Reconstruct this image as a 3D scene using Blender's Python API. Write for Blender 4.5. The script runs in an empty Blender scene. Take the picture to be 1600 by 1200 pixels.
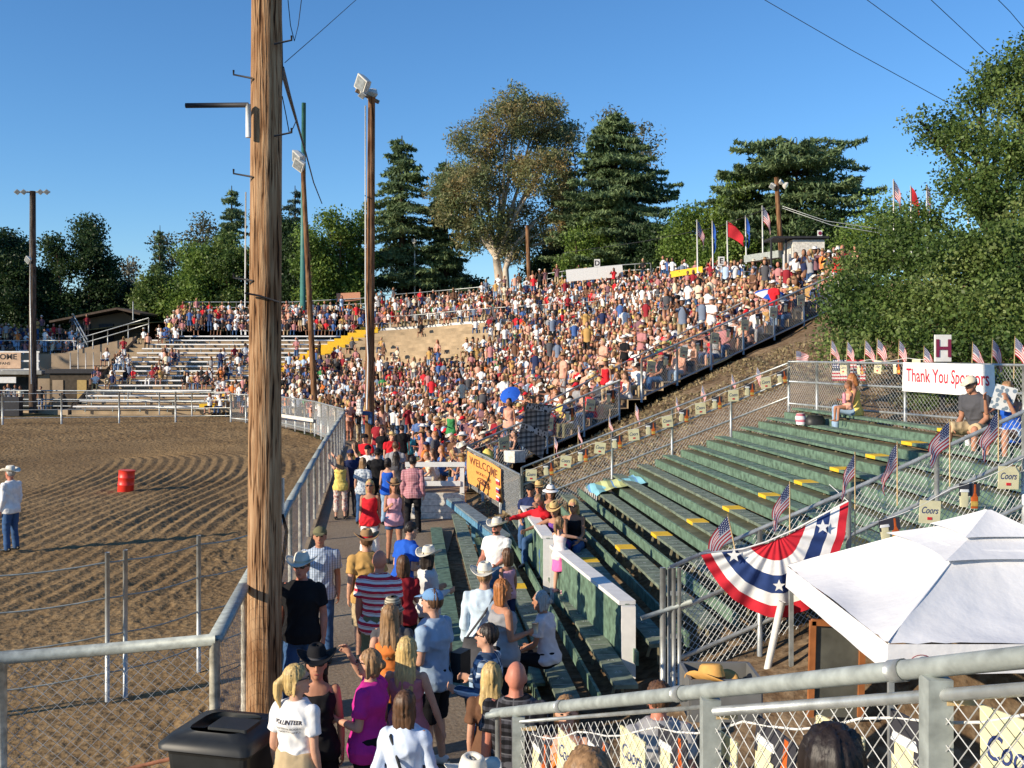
import bpy, math, random
import numpy as np
from mathutils import Vector, Matrix, Quaternion, noise
R=math.radians
random.seed(7); rng=np.random.default_rng(7)
sc=bpy.context.scene
COL=sc.collection
# ---------------------------------------------------------------- camera
HC=4.2; F=1600.0; HOR=552.0
cam=bpy.data.cameras.new('camera'); co=bpy.data.objects.new('camera',cam); COL.objects.link(co)
co.location=(0,0,HC); co.rotation_euler=(R(90),0,0)
cam.sensor_fit='HORIZONTAL'; cam.sensor_width=36; cam.lens=36*F/1600.0
cam.shift_y=-(600-HOR)/1600.0; cam.clip_end=3000; cam.clip_start=0.05
sc.camera=co
# ---------------------------------------------------------------- light
SUN_EL=R(21); sdx,sdy=0.87,0.49
world=bpy.data.worlds.new("World"); sc.world=world; world.use_nodes=True
nt=world.node_tree; nt.nodes.clear()
sky=nt.nodes.new('ShaderNodeTexSky'); sky.sky_type='NISHITA'; sky.sun_disc=False
sky.sun_elevation=SUN_EL; sky.sun_rotation=math.atan2(-sdx,-sdy)
sky.air_density=1.0; sky.dust_density=0.0; sky.ozone_density=6.0
bg=nt.nodes.new('ShaderNodeBackground'); bg.inputs[1].default_value=0.122
wo=nt.nodes.new('ShaderNodeOutputWorld')
hs_=nt.nodes.new('ShaderNodeHueSaturation'); hs_.inputs['Saturation'].default_value=1.08
nt.links.new(sky.outputs[0],hs_.inputs['Color']); nt.links.new(hs_.outputs[0],bg.inputs[0]); nt.links.new(bg.outputs[0],wo.inputs[0])
sl=bpy.data.lights.new('sun','SUN'); sl.energy=4.7; sl.angle=R(0.53); sl.color=(1.0,0.86,0.66)
so=bpy.data.objects.new('sun',sl); COL.objects.link(so)
dv=Vector((sdx*math.cos(SUN_EL),sdy*math.cos(SUN_EL),-math.sin(SUN_EL)))
so.rotation_euler=dv.to_track_quat('-Z','Y').to_euler()
so.location=(-20,-10,30)
sc.view_settings.view_transform='Standard'; sc.view_settings.look='None'
sc.view_settings.exposure=0.5; sc.view_settings.gamma=1
sc.view_settings.use_curve_mapping=False
# ---------------------------------------------------------------- helpers
def Wp(px,py,Y): return Vector(((px-800)/F*Y, Y, HC-(py-HOR)/F*Y))
def Gz(px,py,z):
    Y=F*(HC-z)/(py-HOR); return Vector(((px-800)/F*Y,Y,z))
def proj(p): return (800+p[0]/p[1]*F, HOR+(HC-p[2])/p[1]*F)
ORG={}
def tag(o,label=None,cat=None,group=None,kind=None):
    if label: o['label']=label
    if cat: o['category']=cat
    if group: o['group']=group
    if kind: o['kind']=kind
    return o
def thing(name,loc,label,cat,group=None,rotz=0):
    o=bpy.data.objects.new(name,None); COL.objects.link(o); o.empty_display_size=.2
    o.location=loc; o.rotation_euler=(0,0,rotz); ORG[o.name]=Vector(loc)
    return tag(o,label,cat,group)
MATS={}
def mat(name,col,rough=.8,var=.12,scale=6.0,bump=0.0,bscale=30.0,metal=0.0,spec=.3,attr=None,coord='Object'):
    if name in MATS: return MATS[name]
    m=bpy.data.materials.new(name); m.use_nodes=True; t=m.node_tree; n=t.nodes; l=t.links
    b=n['Principled BSDF']; b.inputs['Roughness'].default_value=rough; b.inputs['Metallic'].default_value=metal
    b.inputs['Specular IOR Level'].default_value=spec
    tc=n.new('ShaderNodeTexCoord')
    if attr:
        a=n.new('ShaderNodeAttribute'); a.attribute_name=attr; csrc=a.outputs['Color']
    else:
        r=n.new('ShaderNodeRGB'); r.outputs[0].default_value=(*col,1); csrc=r.outputs[0]
    if var>0:
        nz=n.new('ShaderNodeTexNoise'); nz.inputs['Scale'].default_value=scale; nz.inputs['Detail'].default_value=5
        l.new(tc.outputs[coord],nz.inputs['Vector'])
        mr=n.new('ShaderNodeMapRange'); mr.inputs[1].default_value=.3; mr.inputs[2].default_value=.7
        mr.inputs[3].default_value=1-var; mr.inputs[4].default_value=1+var
        l.new(nz.outputs[0],mr.inputs[0])
        mx=n.new('ShaderNodeVectorMath'); mx.operation='SCALE'; l.new(csrc,mx.inputs[0]); l.new(mr.outputs[0],mx.inputs['Scale'])
        csrc=mx.outputs[0]
    l.new(csrc,b.inputs['Base Color'])
    if bump>0:
        nb=n.new('ShaderNodeTexNoise'); nb.inputs['Scale'].default_value=bscale; nb.inputs['Detail'].default_value=4
        l.new(tc.outputs[coord],nb.inputs['Vector'])
        bp=n.new('ShaderNodeBump'); bp.inputs['Strength'].default_value=1.0; bp.inputs['Distance'].default_value=bump
        l.new(nb.outputs[0],bp.inputs['Height']); l.new(bp.outputs[0],b.inputs['Normal'])
    MATS[name]=m; return m
def mesh_from(name,V,Fc,mats,mi=None,smooth=False,colors=None):
    me=bpy.data.meshes.new(name)
    me.from_pydata(V,[],Fc)
    for m in (mats if isinstance(mats,(list,tuple)) else [mats]): me.materials.append(m)
    if mi is not None: me.polygons.foreach_set('material_index',mi)
    if smooth: me.polygons.foreach_set('use_smooth',[True]*len(me.polygons))
    return me
class MB:
    def __init__(s): s.V=[]; s.F=[]; s.M=[]; s.mi=0
    def add(s,V,Fc):
        b=len(s.V); s.V+= [tuple(v) for v in V]; s.F+=[tuple(i+b for i in f) for f in Fc]; s.M+=[s.mi]*len(Fc); return s
    def box(s,c,size,ax=None):
        c=Vector(c); ax=ax or (Vector((1,0,0)),Vector((0,1,0)),Vector((0,0,1)))
        h=[a*(d/2) for a,d in zip(ax,size)]
        V=[c+h[0]*i+h[1]*j+h[2]*k for i in(-1,1) for j in(-1,1) for k in(-1,1)]
        return s.add(V,[(0,1,3,2),(4,6,7,5),(0,4,5,1),(2,3,7,6),(0,2,6,4),(1,5,7,3)])
    def beam(s,p0,p1,w,h,up=(0,0,1)):
        p0=Vector(p0); p1=Vector(p1); d=p1-p0; L=d.length
        if L<1e-6: return s
        d=d/L; up=Vector(up); sd=d.cross(up)
        sd=sd.normalized() if sd.length>1e-4 else Vector((1,0,0)); u=sd.cross(d).normalized()
        return s.box((p0+p1)/2,(L,w,h),(d,sd,u))
    def ring(s,c,a,b,n):
        base=len(s.V)
        for i in range(n):
            t=2*math.pi*i/n; s.V.append(tuple(c+a*math.cos(t)+b*math.sin(t)))
        return base
    def link(s,b0,b1,n):
        for i in range(n):
            j=(i+1)%n; s.F.append((b0+i,b0+j,b1+j,b1+i)); s.M.append(s.mi)
    def cap(s,b,n,rev=False):
        f=tuple(b+i for i in range(n)); s.F.append(f[::-1] if rev else f); s.M.append(s.mi)
    def tube(s,pts,rad,n=8,cap=True,sphere=False):
        pts=[Vector(p) for p in pts]
        if not hasattr(rad,'__len__'): rad=[rad]*len(pts)
        rad=list(rad)
        if sphere:
            d0=(pts[0]-pts[1]).normalized(); d1=(pts[-1]-pts[-2]).normalized(); r0=rad[0]; r1=rad[-1]
            pts=[pts[0]+d0*r0*.95,pts[0]+d0*r0*.7]+pts+[pts[-1]+d1*r1*.7,pts[-1]+d1*r1*.95]
            rad=[r0*.3,r0*.72]+rad+[r1*.72,r1*.3]
        prev=None; last=None
        for i,p in enumerate(pts):
            if i==0: d=pts[1]-pts[0]
            elif i==len(pts)-1: d=pts[-1]-pts[-2]
            else: d=(pts[i+1]-pts[i]).normalized()+(pts[i]-pts[i-1]).normalized()
            d=d.normalized() if d.length>1e-9 else Vector((0,0,1))
            if prev is None:
                a=d.cross(Vector((0,0,1)))
                if a.length<.05: a=d.cross(Vector((0,1,0)))
                a.normalize()
            else: 
                a=(prev-d*prev.dot(d))
                a=a.normalized() if a.length>1e-6 else d.orthogonal().normalized()
            b=a.cross(d); prev=a
            r=s.ring(p,a*rad[i],b*rad[i],n)
            if last is not None: s.link(last,r,n)
            elif cap: s.cap(r,n)
            last=r
        if cap: s.cap(last,n,True)
        return s
    def loft(s,st,n=14):
        last=None
        for c,a,b in st:
            r=s.ring(Vector(c),Vector(a),Vector(b),n)
            if last is not None: s.link(last,r,n)
            else: s.cap(r,n)
            last=r
        s.cap(last,n,True); return s
    def ell(s,c,a,b,cc,n=12,m=8):
        st=[]
        for i in range(m+1):
            t=math.pi*(i+.15)/(m+.3); st.append((c-cc*math.cos(t),a*math.sin(t),b*math.sin(t)))
        return s.loft(st,n)
    def build(s,name,m,parent=None,smooth=False,local=False):
        V=s.V
        if parent is not None and not local:
            o=ORG.get(parent.name)
            if o is not None: V=[(v[0]-o.x,v[1]-o.y,v[2]-o.z) for v in V]
        me=mesh_from(name,V,s.F,m,s.M if isinstance(m,(list,tuple)) else None,smooth)
        ob=bpy.data.objects.new(name,me); COL.objects.link(ob)
        if parent is not None:
            ob.parent=parent; ORG[ob.name]=ORG.get(parent.name,Vector((0,0,0)))
        return ob
TXT={}
def textgeo(body,shear=0.0,bold=0.0,ext=0.0):
    k=(body,shear,bold,ext)
    if k in TXT: return TXT[k]
    cu=bpy.data.curves.new('t','FONT'); cu.body=body; cu.align_x='CENTER'; cu.align_y='CENTER'; cu.shear=shear; cu.offset=bold
    cu.resolution_u=3; cu.extrude=ext
    ob=bpy.data.objects.new('t',cu); COL.objects.link(ob)
    bpy.context.view_layer.update()
    me=bpy.data.meshes.new_from_object(ob.evaluated_get(bpy.context.evaluated_depsgraph_get()))
    V=[tuple(v.co) for v in me.vertices]; Fc=[tuple(p.vertices) for p in me.polygons]
    bpy.data.objects.remove(ob); bpy.data.meshes.remove(me); bpy.data.curves.remove(cu)
    xs=[v[0] for v in V]; ys=[v[1] for v in V]
    r=(V,Fc,min(xs),max(xs),min(ys),max(ys)); TXT[k]=r; return r
def text(mb,body,org,right,up,width=None,height=None,shear=0.0,bold=0.0,warp=None):
    """flat letters in the plane org + right*x + up*y (centred)"""
    V,Fc,x0,x1,y0,y1=textgeo(body,shear,bold)
    sx=(width/(x1-x0)) if width else None; sy=(height/(y1-y0)) if height else None
    sx=sx or sy; sy=sy or sx; cx=(x0+x1)/2; cy=(y0+y1)/2
    org=Vector(org); right=Vector(right).normalized(); up=Vector(up).normalized()
    P=[]
    for v in V:
        x=(v[0]-cx)*sx; y=(v[1]-cy)*sy
        p=org+right*x+up*y
        if warp: p=p+warp(x,y)
        P.append(p)
    mb.add(P,Fc)
# ---------------------------------------------------------------- materials
M_galv=mat('galvanised steel',(.42,.44,.43),.45,.25,9,.001,60,metal=.55,spec=.5)
M_galvd=mat('weathered grey pipe',(.33,.36,.34),.6,.25,14,.001,40,metal=.2)
M_wire=mat('chain link wire',(.52,.53,.52),.5,.2,20,metal=.2)
M_postw=mat('chalky painted pipe',(.5,.47,.38),.8,.45,12)
M_alu=mat('bare aluminium plank',(.85,.85,.84),.5,.08,2,metal=.0)
M_green=mat('green bench paint',(.115,.185,.132),.7,.45,9,.002,25,coord='Object')
M_greentop=mat('worn green plank top',(.16,.195,.145),.8,.42,7,.003,30)
M_olive=mat('olive walking board',(.12,.125,.075),.85,.35,5)
M_yellow=mat('yellow aisle paint',(.75,.47,.03),.7,.12,10)
M_white=mat('white paint',(.72,.71,.68),.6,.08,8,.001,30)
M_whitewear=mat('flaking white paint',(.66,.63,.56),.8,.28,12,.004,18)
M_black=mat('black plastic',(.022,.024,.025),.45,.2,8)
M_dark=mat('dark metal',(.03,.03,.035),.6,.2,8)
M_wood=mat('weathered timber',(.22,.15,.09),.85,.35,8,.004,20)
M_conc=mat('dusty concrete',(.36,.27,.17),.9,.25,1.2,.01,8)
M_tan=mat('tan rendered wall',(.33,.25,.17),.9,.2,.6)
M_blue=mat('faded blue paint',(.10,.24,.36),.75,.35,8)
M_marks=mat('worn white stencil paint',(.38,.42,.38),.85,.3,30)
M_red=mat('red',(.60,.03,.04),.6,.1,8)
M_navy=mat('navy',(.02,.03,.12),.7,.1,8)
M_cream=mat('cream card',(.72,.66,.40),.6,.08,8)
M_cwhite=mat('white card',(.8,.8,.78),.5,.04,8)
M_letterR=mat('red lettering',(.50,.02,.05),.6,.05)
M_letterB=mat('dark blue lettering',(.03,.05,.16),.6,.05)
M_letterK=mat('dark lettering',(.05,.04,.04),.6,.05)
M_gold=mat('gold label',(.55,.36,.08),.5,.2,30)
M_amber=mat('amber bottle print',(.50,.10,.02),.35,.3,14)
M_stick=mat('flag stick wood',(.55,.40,.20),.7,.1)
# ---------------------------------------------------------------- pole wood (fissured)
def wood_pole(name,c1,c2,sc=3.0,depth=.02,zs=.05):
    m=bpy.data.materials.new(name); m.use_nodes=True; t=m.node_tree; n=t.nodes; l=t.links; b=n['Principled BSDF']
    b.inputs['Roughness'].default_value=.9; b.inputs['Specular IOR Level'].default_value=.1
    tc=n.new('ShaderNodeTexCoord'); mp=n.new('ShaderNodeMapping'); mp.inputs['Scale'].default_value=(1,1,zs)
    l.new(tc.outputs['Object'],mp.inputs[0])
    nz=n.new('ShaderNodeTexNoise'); nz.inputs['Scale'].default_value=sc*10; nz.inputs['Detail'].default_value=8; nz.inputs['Distortion'].default_value=.6
    l.new(mp.outputs[0],nz.inputs['Vector'])
    cr=n.new('ShaderNodeValToRGB'); e=cr.color_ramp.elements
    e[0].position=.36; e[0].color=(c2[0]*.12,c2[1]*.10,c2[2]*.10,1); e[1].position=.60; e[1].color=(*c1,1)
    k=cr.color_ramp.elements.new(.44); k.color=(*c2,1)
    l.new(nz.outputs[0],cr.inputs[0])
    n2=n.new('ShaderNodeTexNoise'); n2.inputs['Scale'].default_value=1.3; n2.inputs['Detail'].default_value=3; l.new(tc.outputs['Object'],n2.inputs['Vector'])
    mx=n.new('ShaderNodeMix'); mx.data_type='RGBA'; mx.blend_type='MULTIPLY'; mx.inputs[0].default_value=.75
    cr2=n.new('ShaderNodeValToRGB'); cr2.color_ramp.elements[0].position=.35; cr2.color_ramp.elements[0].color=(.55,.45,.38,1); cr2.color_ramp.elements[1].position=.6; cr2.color_ramp.elements[1].color=(1,1,1,1)
    l.new(n2.outputs[0],cr2.inputs[0]); l.new(cr.outputs[0],mx.inputs[6]); l.new(cr2.outputs[0],mx.inputs[7]); l.new(mx.outputs[2],b.inputs['Base Color'])
    bp=n.new('ShaderNodeBump'); bp.inputs['Distance'].default_value=depth; bp.inputs['Strength'].default_value=1; l.new(nz.outputs[0],bp.inputs['Height']); l.new(bp.outputs[0],b.inputs['Normal'])
    return m
M_pole=wood_pole('weathered utility pole wood',(.50,.33,.19),(.33,.18,.09),4.2,.03,.045)
M_pole2=wood_pole('brown utility pole wood',(.30,.17,.09),(.20,.10,.05),2.0)

# ================================================================ GROUND
XF=lambda Y: -1.44-0.135*Y          # line of the arena fence along the walkway
XR=lambda Y,k: .09+.612*k-.1*(Y-17.35)   # line of bench row k
def ground_mat(name,c1,c2,c3,scale,bump,bs,r=.95):
    m=bpy.data.materials.new(name); m.use_nodes=True; t=m.node_tree; n=t.nodes; l=t.links; b=n['Principled BSDF']
    b.inputs['Roughness'].default_value=r; b.inputs['Specular IOR Level'].default_value=.1
    tc=n.new('ShaderNodeTexCoord')
    a=n.new('ShaderNodeTexNoise'); a.inputs['Scale'].default_value=scale; a.inputs['Detail'].default_value=6; l.new(tc.outputs['Object'],a.inputs['Vector'])
    c=n.new('ShaderNodeTexNoise'); c.inputs['Scale'].default_value=bs; c.inputs['Detail'].default_value=5; l.new(tc.outputs['Object'],c.inputs['Vector'])
    cr=n.new('ShaderNodeValToRGB'); e=cr.color_ramp.elements; e[0].position=.35; e[0].color=(*c1,1); e[1].position=.65; e[1].color=(*c2,1)
    l.new(a.outputs[0],cr.inputs[0])
    cr2=n.new('ShaderNodeValToRGB'); e=cr2.color_ramp.elements; e[0].position=.40; e[0].color=(*c3,1); e[1].position=.58; e[1].color=(1,1,1,1)
    l.new(c.outputs[0],cr2.inputs[0])
    mx=n.new('ShaderNodeMix'); mx.data_type='RGBA'; mx.blend_type='MULTIPLY'; mx.inputs[0].default_value=.8
    l.new(cr.outputs[0],mx.inputs[6]); l.new(cr2.outputs[0],mx.inputs[7]); l.new(mx.outputs[2],b.inputs['Base Color'])
    bp=n.new('ShaderNodeBump'); bp.inputs['Distance'].default_value=bump; l.new(c.outputs[0],bp.inputs['Height']); l.new(bp.outputs[0],b.inputs['Normal'])
    return m
M_dirt=ground_mat('arena dirt',(.230,.150,.073),(.305,.207,.104),(.66,.62,.57),.25,.05,9)
M_bank=ground_mat('dry bank earth',(.17,.12,.075),(.26,.19,.12),(.5,.42,.36),.8,.06,7)
M_walk=ground_mat('worn walkway asphalt',(.24,.19,.14),(.31,.25,.18),(.8,.76,.72),.5,.01,25)
M_ground=ground_mat('hill earth',(.10,.08,.05),(.07,.08,.035),(.6,.6,.5),.1,.1,1)
me=mesh_from('ground',[(-900,-300,-.12),(900,-300,-.12),(900,1600,-.12),(-900,1600,-.12)],[(0,1,2,3)],M_ground)
g=bpy.data.objects.new('ground',me); COL.objects.link(g); tag(g,kind='structure')
# arena dirt with raked furrows as real relief
def seg_dist(X,Y,a,b):
    ax,ay=a; bx,by=b; dx,dy=bx-ax,by-ay
    t=np.clip(((X-ax)*dx+(Y-ay)*dy)/(dx*dx+dy*dy),0,1)
    return np.hypot(X-(ax+t*dx),Y-(ay+t*dy))
def vnoise(X,Y,s,seed=0):
    r=np.random.default_rng(seed).random((256,256)); x=X*s+1000; y=Y*s+1000
    xi=np.floor(x).astype(int); yi=np.floor(y).astype(int); fx=x-xi; fy=y-yi; fx=fx*fx*(3-2*fx); fy=fy*fy*(3-2*fy)
    g=lambda i,j: r[i%256,j%256]
    return (g(xi,yi)*(1-fx)+g(xi+1,yi)*fx)*(1-fy)+(g(xi,yi+1)*(1-fx)+g(xi+1,yi+1)*fx)*fy
def sm(a,b,x): t=np.clip((x-a)/(b-a),0,1); return t*t*(3-2*t)
ys=[4.0]
while ys[-1]<68: ys.append(ys[-1]+.05+.0022*max(0,ys[-1]-12)) 
ys=np.array(ys); nu=520
U=np.linspace(0,1,nu)
YY,UU=np.meshgrid(ys,U,indexing='ij')
xl=-.62*YY-3; xr=np.where(YY<46,-1.44-.135*YY+.03,np.minimum(-1.44-.135*46-(YY-46)*.45,-7.6))
xr=np.where(YY>61,np.minimum(xr,-14.4),xr)
XX=xl+(xr-xl)*UU**.9
d=seg_dist(XX,YY,(-13.5,4),(-17.5,40))
d2=d+1.1*np.sin(YY*.13+.6)+.9*(vnoise(XX,YY,.11,3)-.5)
ph=d2/.40
fur=np.abs(((ph)%1)-.5)*2; fur=fur**1.0
amp=.066*sm(1.2,2.5,d)*(1-sm(8.6,9.8,d))
amp=amp*(.35+.65*sm(.30,.55,vnoise(XX,YY,.16,5)))
amp*=1-.85*np.exp(-((XX+6.3)/1.6)**2-((YY-15.5)/2.6)**2)
amp*=.45+.55*sm(.25,.6,vnoise(XX,YY,.35,15))
dsw=np.abs((XX+5.1+.13*(YY-16))-.10*(YY-16)-.9*np.sin((YY-12)*.22)); amp*=sm(.5,1.3,dsw)
Z=amp*fur
cl=(vnoise(XX,YY,3.1,7)-.5)*.035+(vnoise(XX,YY,7.0,8)-.5)*.035+(vnoise(XX,YY,14,9)-.5)*.025
Z+=cl*(.3+.7*sm(.7,1.5,dsw))*(.55+.7*sm(8.3,9.6,d))
Z+=.10*np.exp(-((XX-(xr-.25))/.5)**2)*(vnoise(XX,YY,1.0,11))
nv=len(ys)
V=np.stack([XX,YY,Z-.02],-1).reshape(-1,3)
i=np.arange(nv-1)[:,None]*nu+np.arange(nu-1)[None,:]
Q=np.stack([i,i+1,i+1+nu,i+nu],-1).reshape(-1,4)
def np_mesh(name,V,Q,m,smooth=False):
    me=bpy.data.meshes.new(name); nf=len(Q); k=Q.shape[1]
    me.vertices.add(len(V)); me.vertices.foreach_set('co',V.astype(np.float32).ravel())
    me.loops.add(nf*k); me.loops.foreach_set('vertex_index',Q.astype(np.int32).ravel())
    me.polygons.add(nf); me.polygons.foreach_set('loop_start',np.arange(0,nf*k,k,dtype=np.int32))
    if smooth: me.polygons.foreach_set('use_smooth',np.ones(nf,bool))
    me.materials.append(m); me.update(calc_edges=True); me.validate(); return me
ob=bpy.data.objects.new('arena_dirt',np_mesh('arena_dirt',V,Q,M_dirt,True)); COL.objects.link(ob); tag(ob,kind='structure')
# walkway sheet + kerb under the fence
mb=MB(); Ys=[2.0,10,20,30,40,46]
mb.V=[]; 
for y in Ys: mb.V+=[(XF(y),y,.02),(XR(y,-1.9) if y<25.6 else -1.3-(y-29)*.12,y,.02)]
for k in range(len(Ys)-1): mb.F.append((2*k,2*k+1,2*k+3,2*k+2)); mb.M.append(0)
mb.add([(XF(46),46,.02),(-3.2,46,.02),(-5,53,.02),(-9.5,63,.02),(-15,67,.02),(-14.5,60.5,.02),(-9.8,52.5,.02)],[(0,1,2,6),(6,2,3,5),(5,3,4)])
tag(mb.build('walkway',M_walk),kind='structure')
mb=MB()
for y0,y1 in ((9.3,46),): mb.beam((XF(y0)-.02,y0,.05),(XF(y1)-.02,y1,.05),.16,.14)
tag(mb.build('kerb',M_conc),kind='structure')
# bank under and between the green benches
def hillz(X,Y):
    v=X-(.09-.1*(Y-17.35))
    z=-.22+.363*v
    z=np.where(v>9.0,-.22+.363*9+.30*(v-9.0),z)
    Ye=29.3+(X+1.2)/12.8*8.0; ze=.05+np.clip((X+1.2)/12.8,0,1.2)*5.65
    w=sm(0,1,(Y-24.9)/np.maximum(Ye-.3-24.9,.5)); w=np.where(Y>24.9,w,0)
    z=z*(1-w)+ze*w-np.where(Y>Ye+.3,.35,0)
    return np.maximum(z,.0)
gx=np.linspace(-3,44,190); gy=np.linspace(3,40,150)
GX,GY=np.meshgrid(gx,gy); GX=GX-.1*(GY-17)
GZ=hillz(GX,GY); 
dr=sm(9.6,11.7,GY); GZ=GZ*dr            # level ground in front of the stand, where the tent is
GZ=GZ+(vnoise(GX,GY,1.2,21)-.5)*.10*(GZ>.02)+(vnoise(GX,GY,.4,22)-.5)*.25*sm(24.6,26,GY)*sm(.3,1,GZ)-.01
V=np.stack([GX,GY,GZ],-1).reshape(-1,3); nu2=len(gx); i=np.arange(len(gy)-1)[:,None]*nu2+np.arange(nu2-1)[None,:]
Q=np.stack([i,i+1,i+1+nu2,i+nu2],-1).reshape(-1,4)
ob=bpy.data.objects.new('hillside',np_mesh('hillside',V,Q,M_bank,True)); COL.objects.link(ob); tag(ob,kind='structure')

# ================================================================ BOWL (concrete terraces)
# bottom, cross aisle, top of the upper rows
CT=[ # (bottom),(mid),(top)
 ((-20.2,68,.3),(-12.5,84,5.9),(-11.3,91,7.9)),
 ((-14.5,67,.3),(-7.3,83,6.2),(-6.2,90.5,8.3)),
 ((-9.3,62,.3),(-2.75,80,6.5),(-1.5,88,8.6)),
 ((-5.0,52,.3),(3.75,75,6.7),(5.0,83.5,9.3)),
 ((-3.3,44,.3),(8.7,67,6.75),(10.5,75,9.1)),
 ((-2.2,36,.3),(11.5,54,6.9),(14.6,57.5,7.35)),
 ((-1.2,29.3,.3),(11.6,37.3,5.95),(13.9,40.6,6.6)),
]
def curve(j,t):
    t=min(max(t,0),len(CT)-1-1e-6); i=int(t); f=t-i
    P=[Vector(CT[min(max(q,0),len(CT)-1)][j]) for q in (i-1,i,i+1,i+2)]
    return .5*((2*P[1])+(-P[0]+P[2])*f+(2*P[0]-5*P[1]+4*P[2]-P[3])*f*f+(-P[0]+3*P[1]-3*P[2]+P[3])*f**3)
NL=21; NU=8
def bowl(a,b,t,f): return curve(a,t).lerp(curve(b,t),f)
def terrace(name,a,b,N,lift=0,m=M_conc):
    mb=MB(); T=[i*6/48 for i in range(49)]
    for k in range(N):
        f0=k/N; f1=(k+1)/N
        rows=[]
        for t in T:
            p0=bowl(a,b,t,f0); p1=bowl(a,b,t,f1); z0=p0.z+lift; z1=p1.z+lift
            rows.append([Vector((p0.x,p0.y,z0)),Vector((p0.x,p0.y,z1)),Vector((p1.x,p1.y,z1))])
        base=len(mb.V)
        for r in rows: mb.V+=[tuple(v) for v in r]
        for q in range(len(T)-1):
            o=base+q*3; mb.F+= [(o,o+3,o+4,o+1),(o+1,o+4,o+5,o+2)]; mb.M+=[0,0]
    return tag(mb.build(name,m),kind='structure')
terrace('lower_terraces',0,1,NL)
terrace('upper_terraces',1,2,NU,.25)
# back hill behind the stands and left of them
mb=MB(); top=[curve(2,t/4) for t in range(0,25)]
left=[Vector((-75,78,3.8)),Vector((-52,86,4.1)),Vector((-33,92,7.0)),Vector((-20,92,7.8))]
ring0=left+top+[Vector((19,36,7.0)),Vector((30,27,6)),Vector((60,20,8))]
ring1=[]
for p in ring0:
    dv2=(Vector((p.x,p.y,0))-Vector((-12,35,0))).normalized(); ring1.append(p+dv2*30+Vector((0,0,1.5)))
ring2=[p+(Vector((p.x,p.y,0))-Vector((-12,35,0))).normalized()*300+Vector((0,0,-6)) for p in ring0]
n0=len(ring0); mb.V=[tuple(v+Vector((0,0,-.1))) for v in ring0]+[tuple(v) for v in ring1]+[tuple(v) for v in ring2]
for k in range(n0-1):
    mb.F+=[(k,k+1,n0+k+1,n0+k),(n0+k,n0+k+1,2*n0+k+1,2*n0+k)]; mb.M+=[0,0]
tag(mb.build('back_hill',M_ground),kind='structure')
# ================================================================ FENCES
def wires(mb,A,B,h0,h1,pitch,r,n=3):
    """chain link between ground points A and B, from height h0 to h1"""
    A=Vector(A); B=Vector(B); L=(B-A).length; H=h1-h0; P=lambda a,b: A.lerp(B,a/L)+Vector((0,0,h0+b))
    k=-H
    while k<L:
        for sgn in (1,-1):
            a0=k; a1=k+H; b0,b1=(0,H) if sgn>0 else (H,0)
            if a0<0: b0=b0+(b1-b0)*(-a0/H); a0=0
            if a1>L: b1=b0+(b1-b0)*((L-a0)/(a1-a0)) ; a1=L
            if a1-a0>.01: mb.tube([P(a0,b0),P(a1,b1)],r,n,cap=False)
        k+=pitch
def along(pts,step):
    out=[]; 
    for a,b in zip(pts[:-1],pts[1:]):
        a=Vector(a); b=Vector(b); n=max(1,round((b-a).length/step)); out+=[a.lerp(b,i/n) for i in range(n)]
    out.append(Vector(pts[-1])); return out
def fence(name,label,cat,pts,h,step,rails=(1.0,),pitch=None,wr=.002,pr=.03,rr=.025,mp=None,mr=None,group=None,wh=(0.03,1.0),over=0.0,flat=False):
    t=thing(name,pts[0],label,cat,group); P=along(pts,step); up=Vector((0,0,1))
    for p in P: MB().tube([p-up*.1,p+up*(h+over)],pr,8).build('post',mp or M_galv,t,True)
    for q,rh in enumerate(rails):
        mb=MB()
        if flat and q==0:
            for a,b in zip(P[:-1],P[1:]): mb.beam(a+up*h*rh,b+up*h*rh,.13,.05)
        else: mb.tube([p+up*h*rh for p in P],rr,8)
        mb.build('top_rail' if q==0 else 'rail',mr or M_galv,t,True)
    if pitch:
        mb=MB()
        for a,b in zip(P[:-1],P[1:]): wires(mb,a,b,h*wh[0],h*wh[1],pitch,wr)
        mb.build('wire_mesh',M_wire,t)
    return t
C9=Vector((-2.70,9.3,0))
fence('arena_fence','long chain link fence with a flat grey top board beside the walkway','fence',[C9,(-3.9,18,0),(-5.5,30,0),(-7.45,45.5,0)],1.6,2.35,rails=(1.0,),pitch=.12,wr=.0014,pr=.038,mp=M_postw,mr=M_galvd,flat=True)
fence('arena_fence','near chain link fence with thick grey top pipe in front of the dirt','fence',[C9,(-4.35,8.72,0),(-8.2,7.4,0)],1.6,4.0,rails=(1.0,),pitch=.11,wr=.0024,pr=.05,rr=.055,mp=M_postw,mr=M_galvd)
# rusty hoses tied low on the near fence
for k,(za,zb,y) in enumerate(((.62,.50,'upper'),(.12,.02,'lower'))):
    t=tag(MB().tube([Vector((-2.85,9.16,za)),Vector((-3.9,8.75,za-.12)),Vector((-4.9,8.35,zb-.12)),Vector((-6.5,7.9,zb-.2))],.018,8).build('rusty_pipe',mat('rust',(.22,.09,.05),.8,.4,20),None,True),
        ('rusty thin pipe clamped halfway down the near chain link fence','rusty thin pipe lying at the foot of the near chain link fence')[k],'pipe')
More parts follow.
